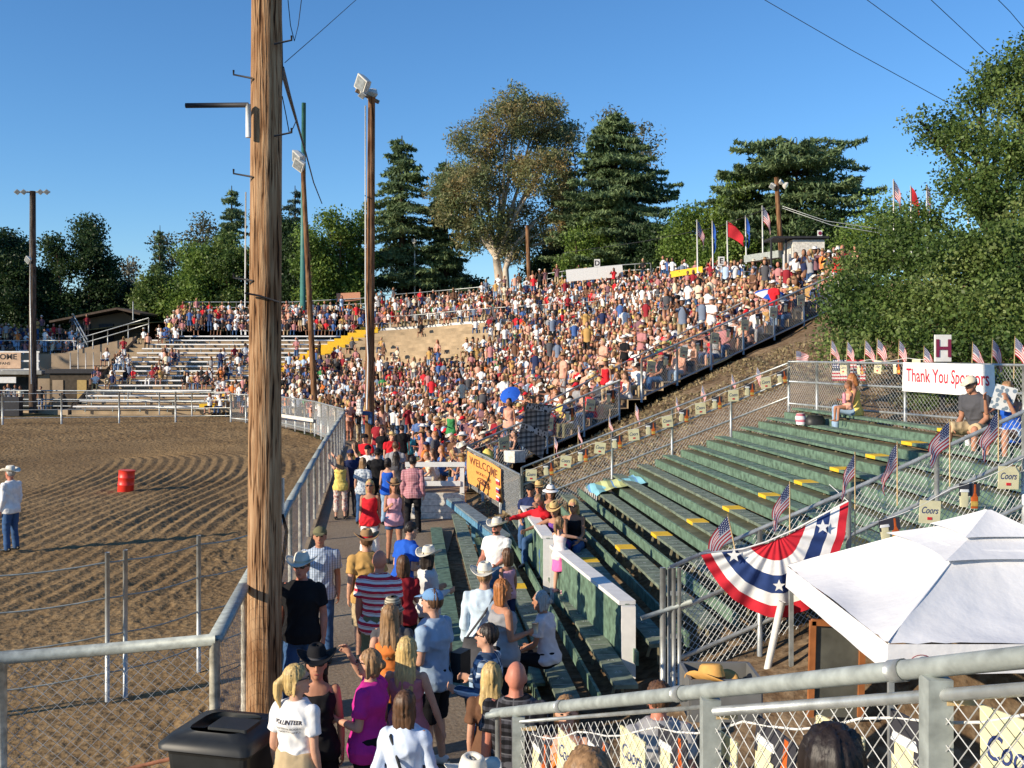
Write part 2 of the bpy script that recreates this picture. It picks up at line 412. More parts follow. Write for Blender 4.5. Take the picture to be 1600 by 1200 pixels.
# cable fence (gate) between arena and near pen
cf=thing('cable_fence',(-4.13,13.5,0),'four strand cable fence with silver posts in the near arena dirt','fence')
pp=[Vector((-9.2,10.2,0)),Vector((-6.6,11.5,0)),Vector((-4.88,12.35,0)),Vector((-4.72,12.5,0)),Vector((-4.13,13.5,0)),Vector((-3.55,14.6,0))]
for p in pp[:-1]: MB().tube([p,p+Vector((0,0,1.8))],.03,8).build('post',M_galv,cf,True)
for h in (.35,.8,1.25,1.68):
    pts=[]
    for a,b in zip(pp[:-1],pp[1:]):
        L=(b-a).length
        for i in range(6): f=i/6; pts.append(a.lerp(b,f)+Vector((0,0,h-.03*L*4*f*(1-f))))
    pts.append(pp[-1]+Vector((0,0,h))); MB().tube(pts,.011,5).build('cable',M_galvd,cf,True)
# far fence around the arena
fence('arena_fence','far silver arena fence of tall posts and thin rails across the dirt','fence',[(-42,58,0),(-30,60.3,0),(-17.3,63,0)],1.85,3.3,rails=(.98,.72,.46,.2),pr=.055,rr=.022)
fence('arena_fence','low white topped rail fence just behind the far arena fence','fence',[(-39,73,0),(-27,72,0),(-19,68,0)],1.55,3.0,rails=(1.0,.6,.3),pr=.05,rr=.045,mp=M_galv)
fence('arena_fence','curving chain link fence at the far corner of the arena','fence',[(-17.3,63,0),(-13.6,59.5,0),(-10.2,53,0),(-7.45,45.5,0)],1.7,2.0,rails=(1.0,.12),pitch=.14,wr=.005,pr=.05,rr=.04)
tag(MB().beam((-15.5,61.0,.75),(-10.2,52.6,.75),.05,.18).build('guide_board',M_whitewear),'weathered board along the inside of the curving corner fence','board')

# ================================================================ GREEN BENCHES
YN=12.2
def plank_numbers(mb,k,y0,y1,z,n0=1):
    y=y1-.3; n=n0
    d=Vector((-.1,1,0)).normalized(); sd=Vector((1,.1,0)).normalized()
    while y>y0+.3:
        c=Vector((XR(y,k),y,z))
        mb.beam(c-sd*.12,c+sd*.12,.012,.002)
        cc=c-d*.22
        text(mb,str(n),cc,sd,d,height=.075)
        y-=.45; n+=1
bench_rows=[]
lab=lambda k:'green plank bench, '+['lowest','second','third','fourth','fifth','sixth','seventh','eighth','ninth','tenth','eleventh','twelfth','topmost'][k]+' row of the green stand'
def bench(k):
    z=.25+.222*k; yf=24.2 if k>2 else 23.3; yn=YN if k>2 else (11.5 if k<2 else 12.4)
    if k>=2: yn=12.35
    t=thing('bleacher_bench',(XR(yn,k),yn,z-.4),lab(k),'bench','numbered plank benches of the green stand')
    sd=Vector((1,.1,0)).normalized(); nseg=4; ys=[yn+(yf-yn)*i/nseg for i in range(nseg+1)]
    for a,b in zip(ys[:-1],ys[1:]):
        j=random.uniform(-.008,.008)
        pa=Vector((XR(a+.008,k)+j,a+.008,z-.022)); pb=Vector((XR(b-.008,k)+j,b-.008,z-.022))
        MB().beam(pa,pb,.27,.045).build('seat_plank',M_green if k>6 else M_greentop,t)
        q=MB(); rz=z-.10-.085; o=-.30
        pa=Vector((XR(a,k)+o,a+.02,rz)); pb=Vector((XR(b,k)+o,b-.0,rz)); q.beam(pa,pb,.035,.165)
        q.build('riser_board',M_green,t)
        if k>=5:
            q=MB(); q.beam(Vector((XR(a,k)-.15,a,z-.115)),Vector((XR(b,k)-.15,b,z-.115)),.27,.03); q.build('foot_board',M_olive,t)
    y=yn+.35
    while y<yf:
        mb=MB(); x=XR(y,k)
        mb.beam((x-.04,y,z-.045),(x-.10,y+.02,z-.26),.035,.025,up=(0,1,0)); mb.beam((x+.02,y,z-.045),(x+.04,y,z-.35),.035,.03,up=(0,1,0))
        mb.build('bracket',mat('bracket grey wood',(.22,.20,.13),.8,.2),t); y+=1.25
    mb=MB(); plank_numbers(mb,k,yn,yf,z+.004); mb.build('seat_numbers',M_marks,t)
    # yellow aisle end
    mb=MB(); a=Vector((XR(17.18,k),17.18,z-.018)); b=Vector((XR(17.54,k),17.54,z-.018)); mb.beam(a,b,.285,.057); mb.build('aisle_marker',M_yellow,t)
    return t
for k in range(13): bench(k)
# two low benches next to the walkway
for o,z,l in ((-1.15,.42,'green numbered plank bench on the ground left of the stand, nearest the walkway'),):
    t=thing('bleacher_bench',(XR(13,o),13,0),l,'bench'); 
    for a,b in ((12.6,16),(16.02,20),(20.02,24)):
        MB().beam(Vector((XR(a,o),a,z)),Vector((XR(b,o),b,z)),.27,.045).build('seat_plank',M_greentop,t)
        MB().beam(Vector((XR(a,o)-.5,a,.1)),Vector((XR(b,o)-.5,b,.1)),.26,.04).build('foot_board',M_green,t)
        MB().beam(Vector((XR(a,o)+.42,a,.12)),Vector((XR(b,o)+.42,b,.12)),.26,.04).build('foot_board',M_green,t)
        for y in (a+.4,b-.5): MB().box((XR(y,o),y,.21),(.08,.08,.40)).build('support',M_wood,t)
    mb=MB(); plank_numbers(mb,o,12.6,24,z+.027); mb.build('seat_numbers',M_marks,t)
# divider walls with white caps
def divwall(a,b,label,zt=1.13):
    a=Vector(a); b=Vector(b); t=thing('divider_wall',(a.x,a.y,.2),label,'wall','green divider walls with white caps')
    za=.22
    MB().beam(Vector((a.x,a.y,(za+zt)/2)),Vector((b.x,b.y,(za+zt)/2)),.06,zt-za-.02).build('panel',M_green,t)
    MB().beam(Vector((a.x,a.y,zt)),Vector((b.x,b.y,zt)),.21,.05).build('cap_board',M_white,t)
    for p,s in ((a,-1),(b,1)):
        d=(b-a).normalized(); c=p+d*.045*-s*-1 if False else p+d*(.04*s)
        MB().beam(Vector((c.x,c.y,za)),Vector((c.x,c.y,zt-.03)),.075,.17,up=(1,0,0)).build('end_post',M_white,t)
    return t
divwall((1.42,12.6),(.70,16.3),'nearer green divider wall with a white cap and end post')
divwall((.60,17.1),(.22,21.0),'farther green divider wall with white cap, people leaning over it')
# blue plank counter
t=thing('blue_counter',(-1.3,24.4,0),'faded blue plank counter at the end of the low benches','bench')
MB().beam((-1.45,25.2,.62),(-.18,20.1,.62),.30,.045).build('top_plank',mat('weathered grey blue plank',(.16,.20,.22),.9,.35,9),t)
MB().beam((-1.60,25.2,.54),(-.33,20.1,.54),.03,.12).build('edge_board',M_blue,t)
for y,x in ((24.4,-1.30),(22.6,-.85),(20.6,-.35)):
    MB().box((x,y,.29),(.09,.09,.58)).build('leg',M_blue,t)
MB().beam((-1.25,24.9,.3),(-.4,21,.3),.03,.16).build('lower_board',M_blue,t)
# white stage box with rail
t=thing('white_barrier',(-1.9,25.9,0),'flaking white boarded box with a white rail across the walkway','barrier')
mb=MB(); 
for i in range(4): mb.box((-1.92,25.9,.10+.165*i),(1.45,.05,.155))
mb.build('siding',M_whitewear,t)
MB().box((-1.92,26.5,.67),(1.5,1.15,.04)).build('deck',M_wood,t)
MB().box((-1.23,26.4,.33),(.05,1.0,.62)).build('side_board',M_whitewear,t)
for x in (-2.62,-1.26):
    MB().box((x,25.86,1.05),(.11,.09,.75)).build('rail_post',M_white,t)
MB().box((-1.94,25.80,1.40),(1.5,.05,.12)).build('top_rail',M_white,t)
MB().box((-1.94,25.80,.92),(1.28,.045,.12)).build('lower_rail',M_white,t)

# ================================================================ STAND FENCES
def rfence(name,label,pts,h,step,**kw): return fence(name,label,'fence',pts,h,step,**kw)
# far side rail of green stand (radial)
SA=Vector((.23,23.6,.35)); SB=Vector((6.65,24.6,2.75))
rfence('stand_fence','chain link rail hung with beer pennants up the far side of the green benches',[SA,Vector((.9,23.7,.6)),SB],1.22,1.65,rails=(1.0,.66,.33),pitch=.10,wr=.003,pr=.032,rr=.022,wh=(-.2,.6))
# top rail of green stand
SC=Vector((8.35,18.6,2.75)); SD=Vector((9.3,11.0,2.75))
rfence('stand_fence','top chain link fence behind the highest green bench carrying a row of small flags',[SB,Vector((7.2,21.9,2.75)),SC,SD],1.25,1.7,rails=(1.0,.62,.2),pitch=.10,wr=.0028,pr=.035,rr=.024,wh=(-.2,1))
# near side rail of green stand
NA=Vector((1.86,12.05,.28)); NB=Vector((6.15,12.3,2.10)); 
rfence('stand_fence','near chain link fence of the green benches with bunting tied to it',[NA,Vector((4.0,12.17,1.16)),NB,Vector((8.6,12.5,2.95))],1.40,1.4,rails=(1.0,.62,.2),pitch=.085,wr=.0040,pr=.033,rr=.026,wh=(.02,1.02))
t=thing('stand_gate',(1.8,11.95,.1),'pair of tall silver gate posts at the foot of the near stand fence','gate')
for dx in (-.0,.16,.24): MB().tube([(1.76+dx*.8,11.95,.0),(1.76+dx*.8,11.95,1.70)],.035 if dx<.1 else .025,8).build('post',M_galv,t,True)
MB().tube([(1.5,11.9,1.12),(2.1,11.97,1.30)],.028,8).build('latch_bar',M_galvd,t,True)
for z in (.3,.75,1.25): MB().beam((1.85,11.95,z+.15),(1.98,11.95,z+.15),.03,.05).build('hinge',M_galv,t)
# mid section: walkway side fence with WELCOME banner, then radial fence
WA=Vector((-1.26,29,.42)); WB=Vector((.20,23.5,.28))
rfence('stand_fence','chain link fence carrying the orange welcome banner beside the walkway',[WA,WB],1.12,1.9,rails=(1.0,),pitch=.09,wr=.0032,pr=.035,rr=.028)
G0=Vector((-1.26,29,.42)); G1=Vector((3.35,32,2.2)); G2=Vector((4.1,32.4,2.75)); G3=Vector((11.6,37.1,5.75))
rfence('stand_fence','lower chain link fence with pennants on the near edge of the crowded stand',[G0,G1],1.15,1.5,rails=(1.0,.08),pitch=.12,wr=.004,pr=.035,rr=.032)
rfence('stand_fence','upper chain link fence with pennants climbing the near edge of the crowded stand',[G2,G3],1.25,1.55,rails=(1.0,.05),pitch=.12,wr=.004,pr=.038,rr=.034)
# cross-aisle rails and top rails of the far stands
def bowl_rail(name,label,j,t0,t1,h,dz,step=2.2,rails=(1.0,.5),pr=.05,rr=.035,pitch=None):
    n=int((t1-t0)*5)+2; pts=[curve(j,t0+(t1-t0)*i/(n-1))+Vector((0,0,dz)) for i in range(n)]
    return fence(name,label,'railing',pts,h,step,rails=rails,pr=pr,rr=rr,pitch=pitch,wr=.006)
bowl_rail('stand_railing','white footed railing along the middle walkway of the crowded far stand',1,.35,4.2,1.1,.05)
bowl_rail('stand_railing','grey pipe railing behind the top row of the far left crowd',2,0,2.1,1.1,.35,rails=(1.0,.55,.1))
bowl_rail('stand_railing','tall grey pipe railing behind the top row of middle crowd',2,2.5,3.95,1.5,.2,rails=(1.0,.7,.4))
bowl_rail('stand_railing','long grey pipe railing behind the top right crowd near flagpoles',2,4.02,5.9,1.2,.2,rails=(1.0,.6,.2))
fence('stand_railing','grey railing behind the crowd above the white aluminium benches','railing',[(-29.5,92,7.7),(-20,92,7.7),(-11.3,91,8.1)],1.1,2.3,rails=(1.0,.55,.1),pr=.05,rr=.04)
def aisle_rail(label,t,f0,f1,a=0,b=1,dz=.1):
    pts=[bowl(a,b,t,f0+(f1-f0)*i/5)+Vector((0,0,dz)) for i in range(6)]
    return fence('aisle_rail',label,'handrail',pts,1.0,2.0,rails=(1.0,),pr=.03,rr=.03,group='handrails up the crowded stands')
aisle_rail('handrail climbing through the dense crowd above the blue umbrella',5.62,.05,.8)
aisle_rail('handrail climbing the crowd in the centre of the far stand',4.5,.1,.9)
aisle_rail('handrail beside gap in the upper middle crowd below the sign D',3.98,0,1,1,2,.3)
aisle_rail('handrail at the right end of crowd below the press platform',5.45,0,1,1,2,.3)
mb=MB(); pts=[curve(1,.4+i*.2)+Vector((-.05,-.12,.12)) for i in range(19)]
for a,b in zip(pts[:-1],pts[1:]): mb.beam(a,b,.12,.22)
tag(mb.build('edge_board',M_white),'long white board edging the middle walkway of the far stand','board')

# ================================================================ ALUMINIUM BENCHES (far left)
NB_=16
for k in range(NB_):
    f=(k+.5)/NB_; y=70.5+13.2*f; z=.35+5.4*f
    x0=-30.4+1.6*f; x1=-21.6+(12.8-21.6+30.4-21.6)*0+ (9.4)*f
    px1=(312+(562-312)*f**.95); x1=(px1-800)/F*y-.3
    t=thing('aluminium_bench',(x0,y,z-.4),'white aluminium bench, %s of the sixteen rows across the arena'%(['lowest','second','third','fourth','fifth','sixth','seventh','eighth','ninth','tenth','eleventh','twelfth','thirteenth','fourteenth','fifteenth','topmost'][k]),'bench','aluminium benches across the arena')
    MB().beam((x0,y,z),(x1,y+.0,z),.30,.09).build('seat_plank',M_alu,t)
    MB().beam((x0,y+.42,z-.12),(x1,y+.42,z-.12),.20,.04).build('foot_board',mat('grey aluminium tread',(.3,.29,.27),.7,.2,3),t)
    x=x0+.8
    while x<x1-.2: MB().box((x,y,z-.2),(.06,.1,.36)).build('support',M_galvd,t); x+=1.9
mb=MB()
for k in range(NB_+1):
    f=k/NB_; y=70.3+13.2*f; z=5.4*f-.1; x1=(312+250*f**.95-800)/F*y
    mb.box(((-30.6+x1)/2,y+.45,z/2-.1),(x1+30.6,.9,z+.2 if z>0 else .2))
tag(mb.build('bench_base',M_conc),kind='structure')
# yellow stairs
for k in range(24):
    f=(k+.5)/24; y=69+15.2*f; z=.62+5.8*f; x=(316+262*f**.95-800)/F*y
    tag(MB().box((x+.55,y,z-.08),(1.9,.62,.24)).build('stair_step',M_yellow),'yellow painted steps of the stair beside the aluminium benches','step','yellow stair steps')
# ================================================================ FAR LEFT: terrace, building, ramp
tag(MB().box((-62,84.3,2.05),(50,.6,4.15)).build('retaining_wall',M_tan),'long tan retaining wall under the shaded crowd on the left','wall')
mb=MB(); mb.add([(-37.2,84.0,0),(-30.8,84,5.6),(-37.2,84,4.15),(-37.2,83.4,0),(-30.8,71,-.1),(-30.8,71,.3),(-37.2,74,0),(-30.8,84,-.1)],[(0,7,1,2),(3,0,2),(5,1,7,4),(6,5,4)])
mb.box((-34,83.6,2.0),(7,.5,4.4)); 
tag(mb.build('ramp_wall',M_tan),'sloping tan wall between the retaining wall and aluminium benches','wall')
mb=MB()
for k in range(5): mb.box((-62,85.4+.9*k,2.1+.18*k),(50,.9,4.1+.36*k))
tag(mb.build('side_terraces',M_conc),kind='structure')
fence('stand_railing','silver handrail sloping down beside the shaded left crowd','railing',[(-34.9,84.2,4.2),(-38.1,89,6.4)],1.1,1.6,rails=(1.0,.6),pr=.05,rr=.05)
fence('stand_railing','thin railing on the tan retaining wall at the left','railing',[(-60,84.2,4.15),(-46,84.2,4.15),(-36,84.2,4.15)],1.1,3.0,rails=(1.0,),pr=.03,rr=.03)
fence('stand_railing','silver stair railing at the left end of the upper crowd','railing',[(-35.5,83.8,4.3),(-33,83.6,5.0),(-29.8,84,6.0)],1.1,1.5,rails=(1.0,.55),pr=.045,rr=.045)
# chutes building with welcome banner
t=thing('announcer_stand',(-37,77,0),'white framed announcer deck with a welcome banner over a tan shed','building')
MB().box((-38.6,78,2.75),(6.6,2.4,.28)).build('deck',mat('grey deck edge',(.3,.3,.28),.8,.2,3),t)
for x in (-41.5,-39.9,-38.3,-35.6): MB().box((x,76.9,3.6),(.14,.14,1.5)).build('frame_post',M_white,t)
for z in (3.0,3.62,4.3): MB().box((-38.6,76.85,z),(6.3,.10,.13)).build('frame_rail',M_white,t)
mb=MB(); mb.box((-41.6,77.5,1.3),(.9,.6,2.6)); mb.box((-35.3,77.5,1.3),(.9,.6,2.6)); mb.box((-38.4,79,1.3),(6.6,.2,2.6)); mb.build('wall',M_tan,t)
MB().box((-38.4,78.85,1.2),(5.2,.05,2.3)).build('doorway',M_black,t)
MB().box((-38.1,76.7,2.2),(1.9,.05,.45)).build('notice_board',M_white,t)
bn=MB().box((-38.6,76.72,3.66),(3.6,.03,1.2)).build('banner',mat('faded peach banner cloth',(.62,.42,.28),.7,.25,2),t)
mb=MB(); text(mb,'WELCOME',(-38.6,76.69,3.95),(1,0,0),(0,0,1),width=3.0,height=.42,bold=.02); text(mb,'RODEO FANS',(-38.6,76.69,3.45),(1,0,0),(0,0,1),width=2.0,height=.2); mb.build('lettering',M_letterK,bn)
t=thing('ticket_shed',(-33,77,0),'small dark shed with tan doors right of the announcer deck','building')
MB().box((-32.9,77.6,1.35),(3.4,1.8,2.7)).build('wall',mat('brown shed boards',(.07,.055,.04),.9,.3,3),t)
MB().box((-33.0,77.6,2.85),(3.8,2.2,.3)).build('roof',M_dark,t)
MB().box((-34.0,76.66,1.2),(.8,.05,2.0)).build('door',M_tan,t)
MB().box((-32.2,76.66,1.2),(.7,.05,2.0)).build('door',mat('ochre door',(.42,.30,.12),.8,.1),t)
fence('pale_fence','white slat fence on the slope above the dark shed','fence',[(-34.5,80,2.9),(-30.9,80,3.0)],1.35,.62,rails=(.2,),pr=.04,rr=.03,mp=M_white,mr=M_dark)
tag(MB().box((-36,70.5,.55),(4.4,.6,1.3)).build('dark_panel',M_dark),'low dark panel behind the far arena fence','panel')
# brown roofed building behind
t=thing('clubhouse',(-35,97,4),'low tan building with a dark gabled roof under the trees','building')
mb=MB(); mb.box((-37.3,98,5.3),(6.4,8,3.6)); mb.add([(-40.5,94,7.1),(-34.1,94,7.1),(-35.7,94,8.0)],[(0,1,2)]); mb.build('wall',mat('shaded tan wall',(.16,.11,.07),.9,.15,1),t)  # tree shade is put into this darker wall colour
mb=MB(); mb.beam((-41.8,97,7.05),(-35.7,97,8.25),9,.18); mb.beam((-35.7,97,8.25),(-33.6,97,7.75),9,.18); mb.build('roof',mat('brown shingle roof',(.09,.065,.05),.9,.3,5),t)
for x in (-39.3,-37.2): MB().box((x,93.9,5.6),(1.3,.15,2.6)).build('door',M_dark,t)
# ================================================================ POLES
def flood(parent,c,aim,size=.55,mh=None):
    aim=Vector(aim).normalized(); sd=aim.cross(Vector((0,0,1))).normalized(); up=sd.cross(aim)
    mb=MB(); c=Vector(c)
    a=size/2
    mb.loft([(c-aim*size*.55,sd*a*.5,up*a*.5),(c-aim*size*.3,sd*a*1.05,up*a*.95),(c,sd*a*1.35,up*a*1.2),(c+aim*.04,sd*a*1.35,up*a*1.2)],4)
    h=mb.build('floodlight',mh or mat('lamp housing',(.62,.60,.54),.5,.1,4),parent)
    g=MB(); g.loft([(c+aim*.045,sd*a*1.15,up*a*1.0),(c+aim*.06,sd*a*1.1,up*a*.95)],4); g.build('lens',mat('lamp glass',(.25,.27,.28),.15,.3,6,spec=.8),h)
    return h
def utility_pole(loc,top,r0,r1,label,m,name='utility_pole',n=20,group=None,lean=(0,0),irr=0):
    t=thing(name,loc,label,'pole',group); L=Vector(loc); T=Vector((L.x+lean[0],L.y+lean[1],top)); N=14
    mb=MB(); 
    if irr:
        last=None; NS=60
        for i in range(NS+1):
            f=i/NS; c=L.lerp(T,f); rr=r0+(r1-r0)*f; b=len(mb.V)
            for j in range(32):
                a=2*math.pi*j/32; q=rr*(1+irr*(noise.noise(Vector((math.cos(a)*2.2,math.sin(a)*2.2,c.z*.35)))+.5*noise.noise(Vector((math.cos(a)*7,math.sin(a)*7,c.z*.5)))))
                mb.V.append((c.x+q*math.cos(a),c.y+q*math.sin(a),c.z))
            if last is not None: mb.link(last,b,32)
            last=b
    else: mb.tube([L.lerp(T,i/N) for i in range(N+1)],[r0+(r1-r0)*i/N for i in range(N+1)],n)
    mb.build('shaft',m,t,True); return t
P1=Vector((-2.79,11.5,-.3))
up1=utility_pole(P1,12.5,.195,.150,'thick weathered wooden utility pole standing on the walkway in front',M_pole,lean=(.05,0),irr=.05)
def step_peg(z,side):
    x=P1.x+.035+side*.12; c=Vector((x,11.35,z)); e=c+Vector((side*.20,-.04,.03))
    MB().tube([c,e,e+Vector((0,0,.05))],.012,6).build('pole_step',M_dark,up1,True)
for px,py in ((372,128),(368,280),(386,440)): step_peg(Wp(px,py,11.5).z,-1)
for px,py in ((442,75),(442,217)): step_peg(Wp(px,py,11.5).z,1)
b=Wp(290,165,11.3); e=Wp(388,164,11.3); MB().tube([b,e],.028,10).build('crossbar',M_dark,up1,True)
MB().tube([Wp(388,163,11.3),Wp(388,215,11.3)],.030,10).build('conduit_fitting',M_white,up1,True)
MB().tube([Wp(384,300,11.42),Wp(383,480,11.42)],.008,6).build('wire',M_white,up1,True)
MB().tube([Wp(383,458,11.28),Wp(405,462,11.25),Wp(436,472,11.4)],.012,6).build('strap',M_dark,up1,True)
MB().box(Wp(440,775,11.62),(.05,.06,.4)).build('meter_board',M_whitewear,up1)
for q in range(3):
    MB().tube([Wp(437+q,790,11.7),Wp(446+2*q,830,11.7),Wp(440+2*q,880,11.7),Wp(436,930,11.7)],.006,5).build('cable',M_dark,up1,True)
MB().tube([Wp(438,0,11.6),Wp(440,60,11.6),Wp(441,110,11.6),Wp(437,170,11.6)],.012,6).build('cable',M_dark,up1,True)
cab=[]
def wire(name,label,pts,r,m=M_dark,group=None): return tag(MB().tube(pts,r,5).build(name,m,None,True),label,'cable',group)
wire('power_cable','thick black cable sagging from the near pole to the leaning pole',[Wp(440,105,11.6),Wp(452,150,16),Wp(465,195,25),Wp(478,240,38),Wp(490,285,50),Wp(503,318,62)],.03)
wire('cable_loop','slack grey cable loop beside the near pole above its bracket',[Wp(441,150,11.7),Wp(447,180,11.7),Wp(452,208,11.7),Wp(458,200,11.9),Wp(464,186,12.4)],.006)
wire('cable_loop','thin cable loop hanging in the sky right of the pole top',[Wp(450,0,11.7),Wp(454,40,11.7),Wp(460,64,11.7),Wp(466,40,12),Wp(471,0,12)],.005)
wire('power_line','thin wire rising from the near pole toward the upper edge',[Wp(445,98,12),Wp(500,50,14),Wp(556,0,16),Wp(600,-45,18)],.005)
for a,b,c,l in (((1195,0),(1330,78),(1480,160),'lowest thin power line in the sky at the upper right'),((1355,0),(1440,62),(1530,125),'second thin power line across the upper right sky'),((1455,0),(1500,42),(1545,84),'third thin power line near the upper right tree'),((1560,0),(1578,18),(1605,50),'short power line in the top right corner of the sky')):
    wire('power_line',l,[Wp(a[0]-60,a[1]-44,30),Wp(*a,30),Wp(*b,31),Wp(*c,32),Wp(c[0]+60,c[1]+28,33)],.011,M_dark)
p2=utility_pole((-6.27,45,0),15.45,.215,.155,'tall brown wooden floodlight pole at the corner of the arena fence',M_pole2,lean=(.1,0))
MB().beam(Wp(556,141,44.7),Wp(592,160,45.2),.12,.14).build('crossarm',M_wood,p2)
flood(p2,Wp(564,131,44.6),(-.75,-.65,-.25),.78); flood(p2,Wp(583,150,45.3),(.6,.4,-.3),.6)
flood(p2,Wp(566,149,44.6),(-.2,-.9,-.6),.3)
MB().tube([Wp(571,165,44.8),Wp(571,340,44.75),Wp(571,470,44.75),Wp(575,560,44.75),Wp(573,640,44.7)],.03,6).build('conduit',M_white,p2,True)
p3=utility_pole((-11.5,60,0),15.0,.19,.13,'leaning brown floodlight pole behind the far corner fence',M_pole2,lean=(-.75,0))
flood(p3,Wp(463,248,59.5),(-.8,-.5,-.4),.9); flood(p3,Wp(466,258,59.3),(-.6,-.7,-.5),.8)
t=thing('steel_mast',(-18.4,90,7),'slim green steel mast behind the leaning pole','pole'); MB().tube([(-18.4,90,7),(-18.3,90,26.2)],[.25,.19],10).build('shaft',mat('green mast paint',(.06,.19,.16),.5,.2,2),t,True)
p4=utility_pole((-33.7,72,0),15.6,.26,.2,'wooden light pole with four lamps beside the announcer deck',wood_pole('grey light pole wood',(.17,.13,.10),(.10,.075,.06),2))
MB().beam(Wp(24,300,72),Wp(78,300,72),.12,.12).build('crossarm',M_galvd,p4)
for px in (27,37,63,73): flood(p4,Wp(px,300,71.7),(.1,-.8,-.35),.36)
flood(p4,Wp(43,406,71.5),(-.5,-.8,-.2),.5); MB().tube([Wp(48,310,71.7),Wp(47,450,71.6),Wp(49,600,71.6)],.04,6).build('conduit',M_galv,p4,True)
def far_pole(px,pyt,pyb,Y,r,label,m=M_pole2,lean=0):
    a=Wp(px,pyb,Y); b=Wp(px+lean,pyt,Y); return utility_pole(tuple(a),b.z,r*1.15,r,label,m,n=10,lean=(b.x-a.x,0))
q=far_pole(1221,277,402,52,.115,'brown pole with lamps and wires behind the flagpoles',M_pole2,-8)
flood(q,Wp(1207,291,51.8),(-.7,-.5,-.5),.32); flood(q,Wp(1221,284,51.8),(.4,-.3,.3),.25); flood(q,Wp(1228,290,51.8),(.8,-.3,-.4),.3)
far_pole(827,352,445,88,.17,'wooden pole beside the pale forked eucalyptus trunk',M_pole2,-3)
t=far_pole(648,380,470,98,.08,'slim silver lamp post in front of the layered cedar',M_galv); flood(t,Wp(647,377,98),(-.3,-.8,.3),.45)
t=far_pole(208,470,500,92,.05,'small lamp post in front of the tan building',M_galv)
for i,(a,b,c) in enumerate((((1222,322),(1290,345),(1420,365)),((1222,325),(1300,352),(1425,372)))):
    wire('power_cable',['upper wire running right from the lamp pole into trees','lower wire running right from the lamp pole into trees'][i],[Wp(*a,52),Wp(*b,48),Wp(*c,44)],.016,M_galv)
wire('power_cable','dark wire running left from lamp pole past the flagpoles',[Wp(1215,320,52),Wp(1120,355,62),Wp(1000,378,75),Wp(880,395,88)],.02)
# ================================================================ PEOPLE
def cmat(name,col,rough=.85,**k): return mat(name,col,rough,.10,12,bump=.004,bscale=14,spec=.15,**k)
def pattern_mat(name,kind,c1,c2,c3=None,s=12.0):
    if name in MATS: return MATS[name]
    m=bpy.data.materials.new(name); m.use_nodes=True; t=m.node_tree; n=t.nodes; l=t.links; b=n['Principled BSDF']
    b.inputs['Roughness'].default_value=.85; b.inputs['Specular IOR Level'].default_value=.15
    tc=n.new('ShaderNodeTexCoord'); sx=n.new('ShaderNodeSeparateXYZ'); l.new(tc.outputs['Object'],sx.inputs[0])
    def band(out,sc,thr,off=0):
        a=n.new('ShaderNodeMath'); a.operation='MULTIPLY_ADD'; a.inputs[1].default_value=sc; a.inputs[2].default_value=off; l.new(out,a.inputs[0])
        f=n.new('ShaderNodeMath'); f.operation='FRACT'; l.new(a.outputs[0],f.inputs[0])
        g=n.new('ShaderNodeMath'); g.operation='GREATER_THAN'; g.inputs[1].default_value=thr; l.new(f.outputs[0],g.inputs[0]); return g.outputs[0]
    def mix(f,a,c):
        x=n.new('ShaderNodeMix'); x.data_type='RGBA'; 
        if hasattr(f,'links'): l.new(f,x.inputs[0])
        else: x.inputs[0].default_value=f
        for i,v in((6,a),(7,c)):
            if isinstance(v,tuple): x.inputs[i].default_value=(*v,1)
            else: l.new(v,x.inputs[i])
        return x.outputs[2]
    if kind=='stripe': o=mix(band(sx.outputs[2],s,.45),c1,c2); o=mix(band(sx.outputs[2],s*2.0,.86,.2),o,c3 or c2)
    elif kind=='plaid':
        o=mix(band(sx.outputs[2],s,.55),c1,c2); x1=n.new('ShaderNodeMix'); x1.data_type='RGBA'; x1.blend_type='MULTIPLY'; x1.inputs[0].default_value=.8
        l.new(o,x1.inputs[6]); q=mix(band(sx.outputs[0],s,.5),(1,1,1),(.45,.45,.45)); l.new(q,x1.inputs[7]); o=x1.outputs[2]
        if c3: o=mix(band(sx.outputs[0],s*.5,.93),o,c3); o=mix(band(sx.outputs[2],s*.5,.93),o,c3)
    else:
        v=n.new('ShaderNodeTexVoronoi'); v.inputs['Scale'].default_value=s; l.new(tc.outputs['Object'],v.inputs['Vector'])
        g=n.new('ShaderNodeMath'); g.operation='LESS_THAN'; g.inputs[1].default_value=.42; l.new(v.outputs['Distance'],g.inputs[0]); o=mix(g.outputs[0],c1,c2)
    l.new(o,b.inputs['Base Color']); MATS[name]=m; return m
SKIN=[mat('skin light',(.55,.30,.20),.6,.10,10,spec=.3),mat('skin tanned',(.42,.20,.12),.6,.10,10,spec=.3),mat('skin ruddy',(.52,.20,.13),.5,.10,10,spec=.35),mat('skin brown',(.22,.11,.065),.6,.1,10,spec=.3)]
HAIR={'blonde':(.50,.35,.14),'brown':(.10,.05,.025),'dark':(.018,.012,.010),'red':(.34,.13,.04),'grey':(.40,.38,.35),'lightbrown':(.26,.15,.07)}
def hairm(c):
    nm='hair '+c
    if nm in MATS: return MATS[nm]
    m=mat(nm,HAIR[c],.5,.45,1,bump=.004,bscale=60,spec=.4)
    for nd in m.node_tree.nodes:
        if nd.type=='TEX_NOISE':
            mp=m.node_tree.nodes.new('ShaderNodeMapping'); mp.inputs['Scale'].default_value=(70,70,3) if nd.inputs['Scale'].default_value<2 else (1,1,.1)
            src=nd.inputs['Vector'].links[0].from_socket; m.node_tree.links.new(src,mp.inputs[0]); m.node_tree.links.new(mp.outputs[0],nd.inputs['Vector'])
    return m
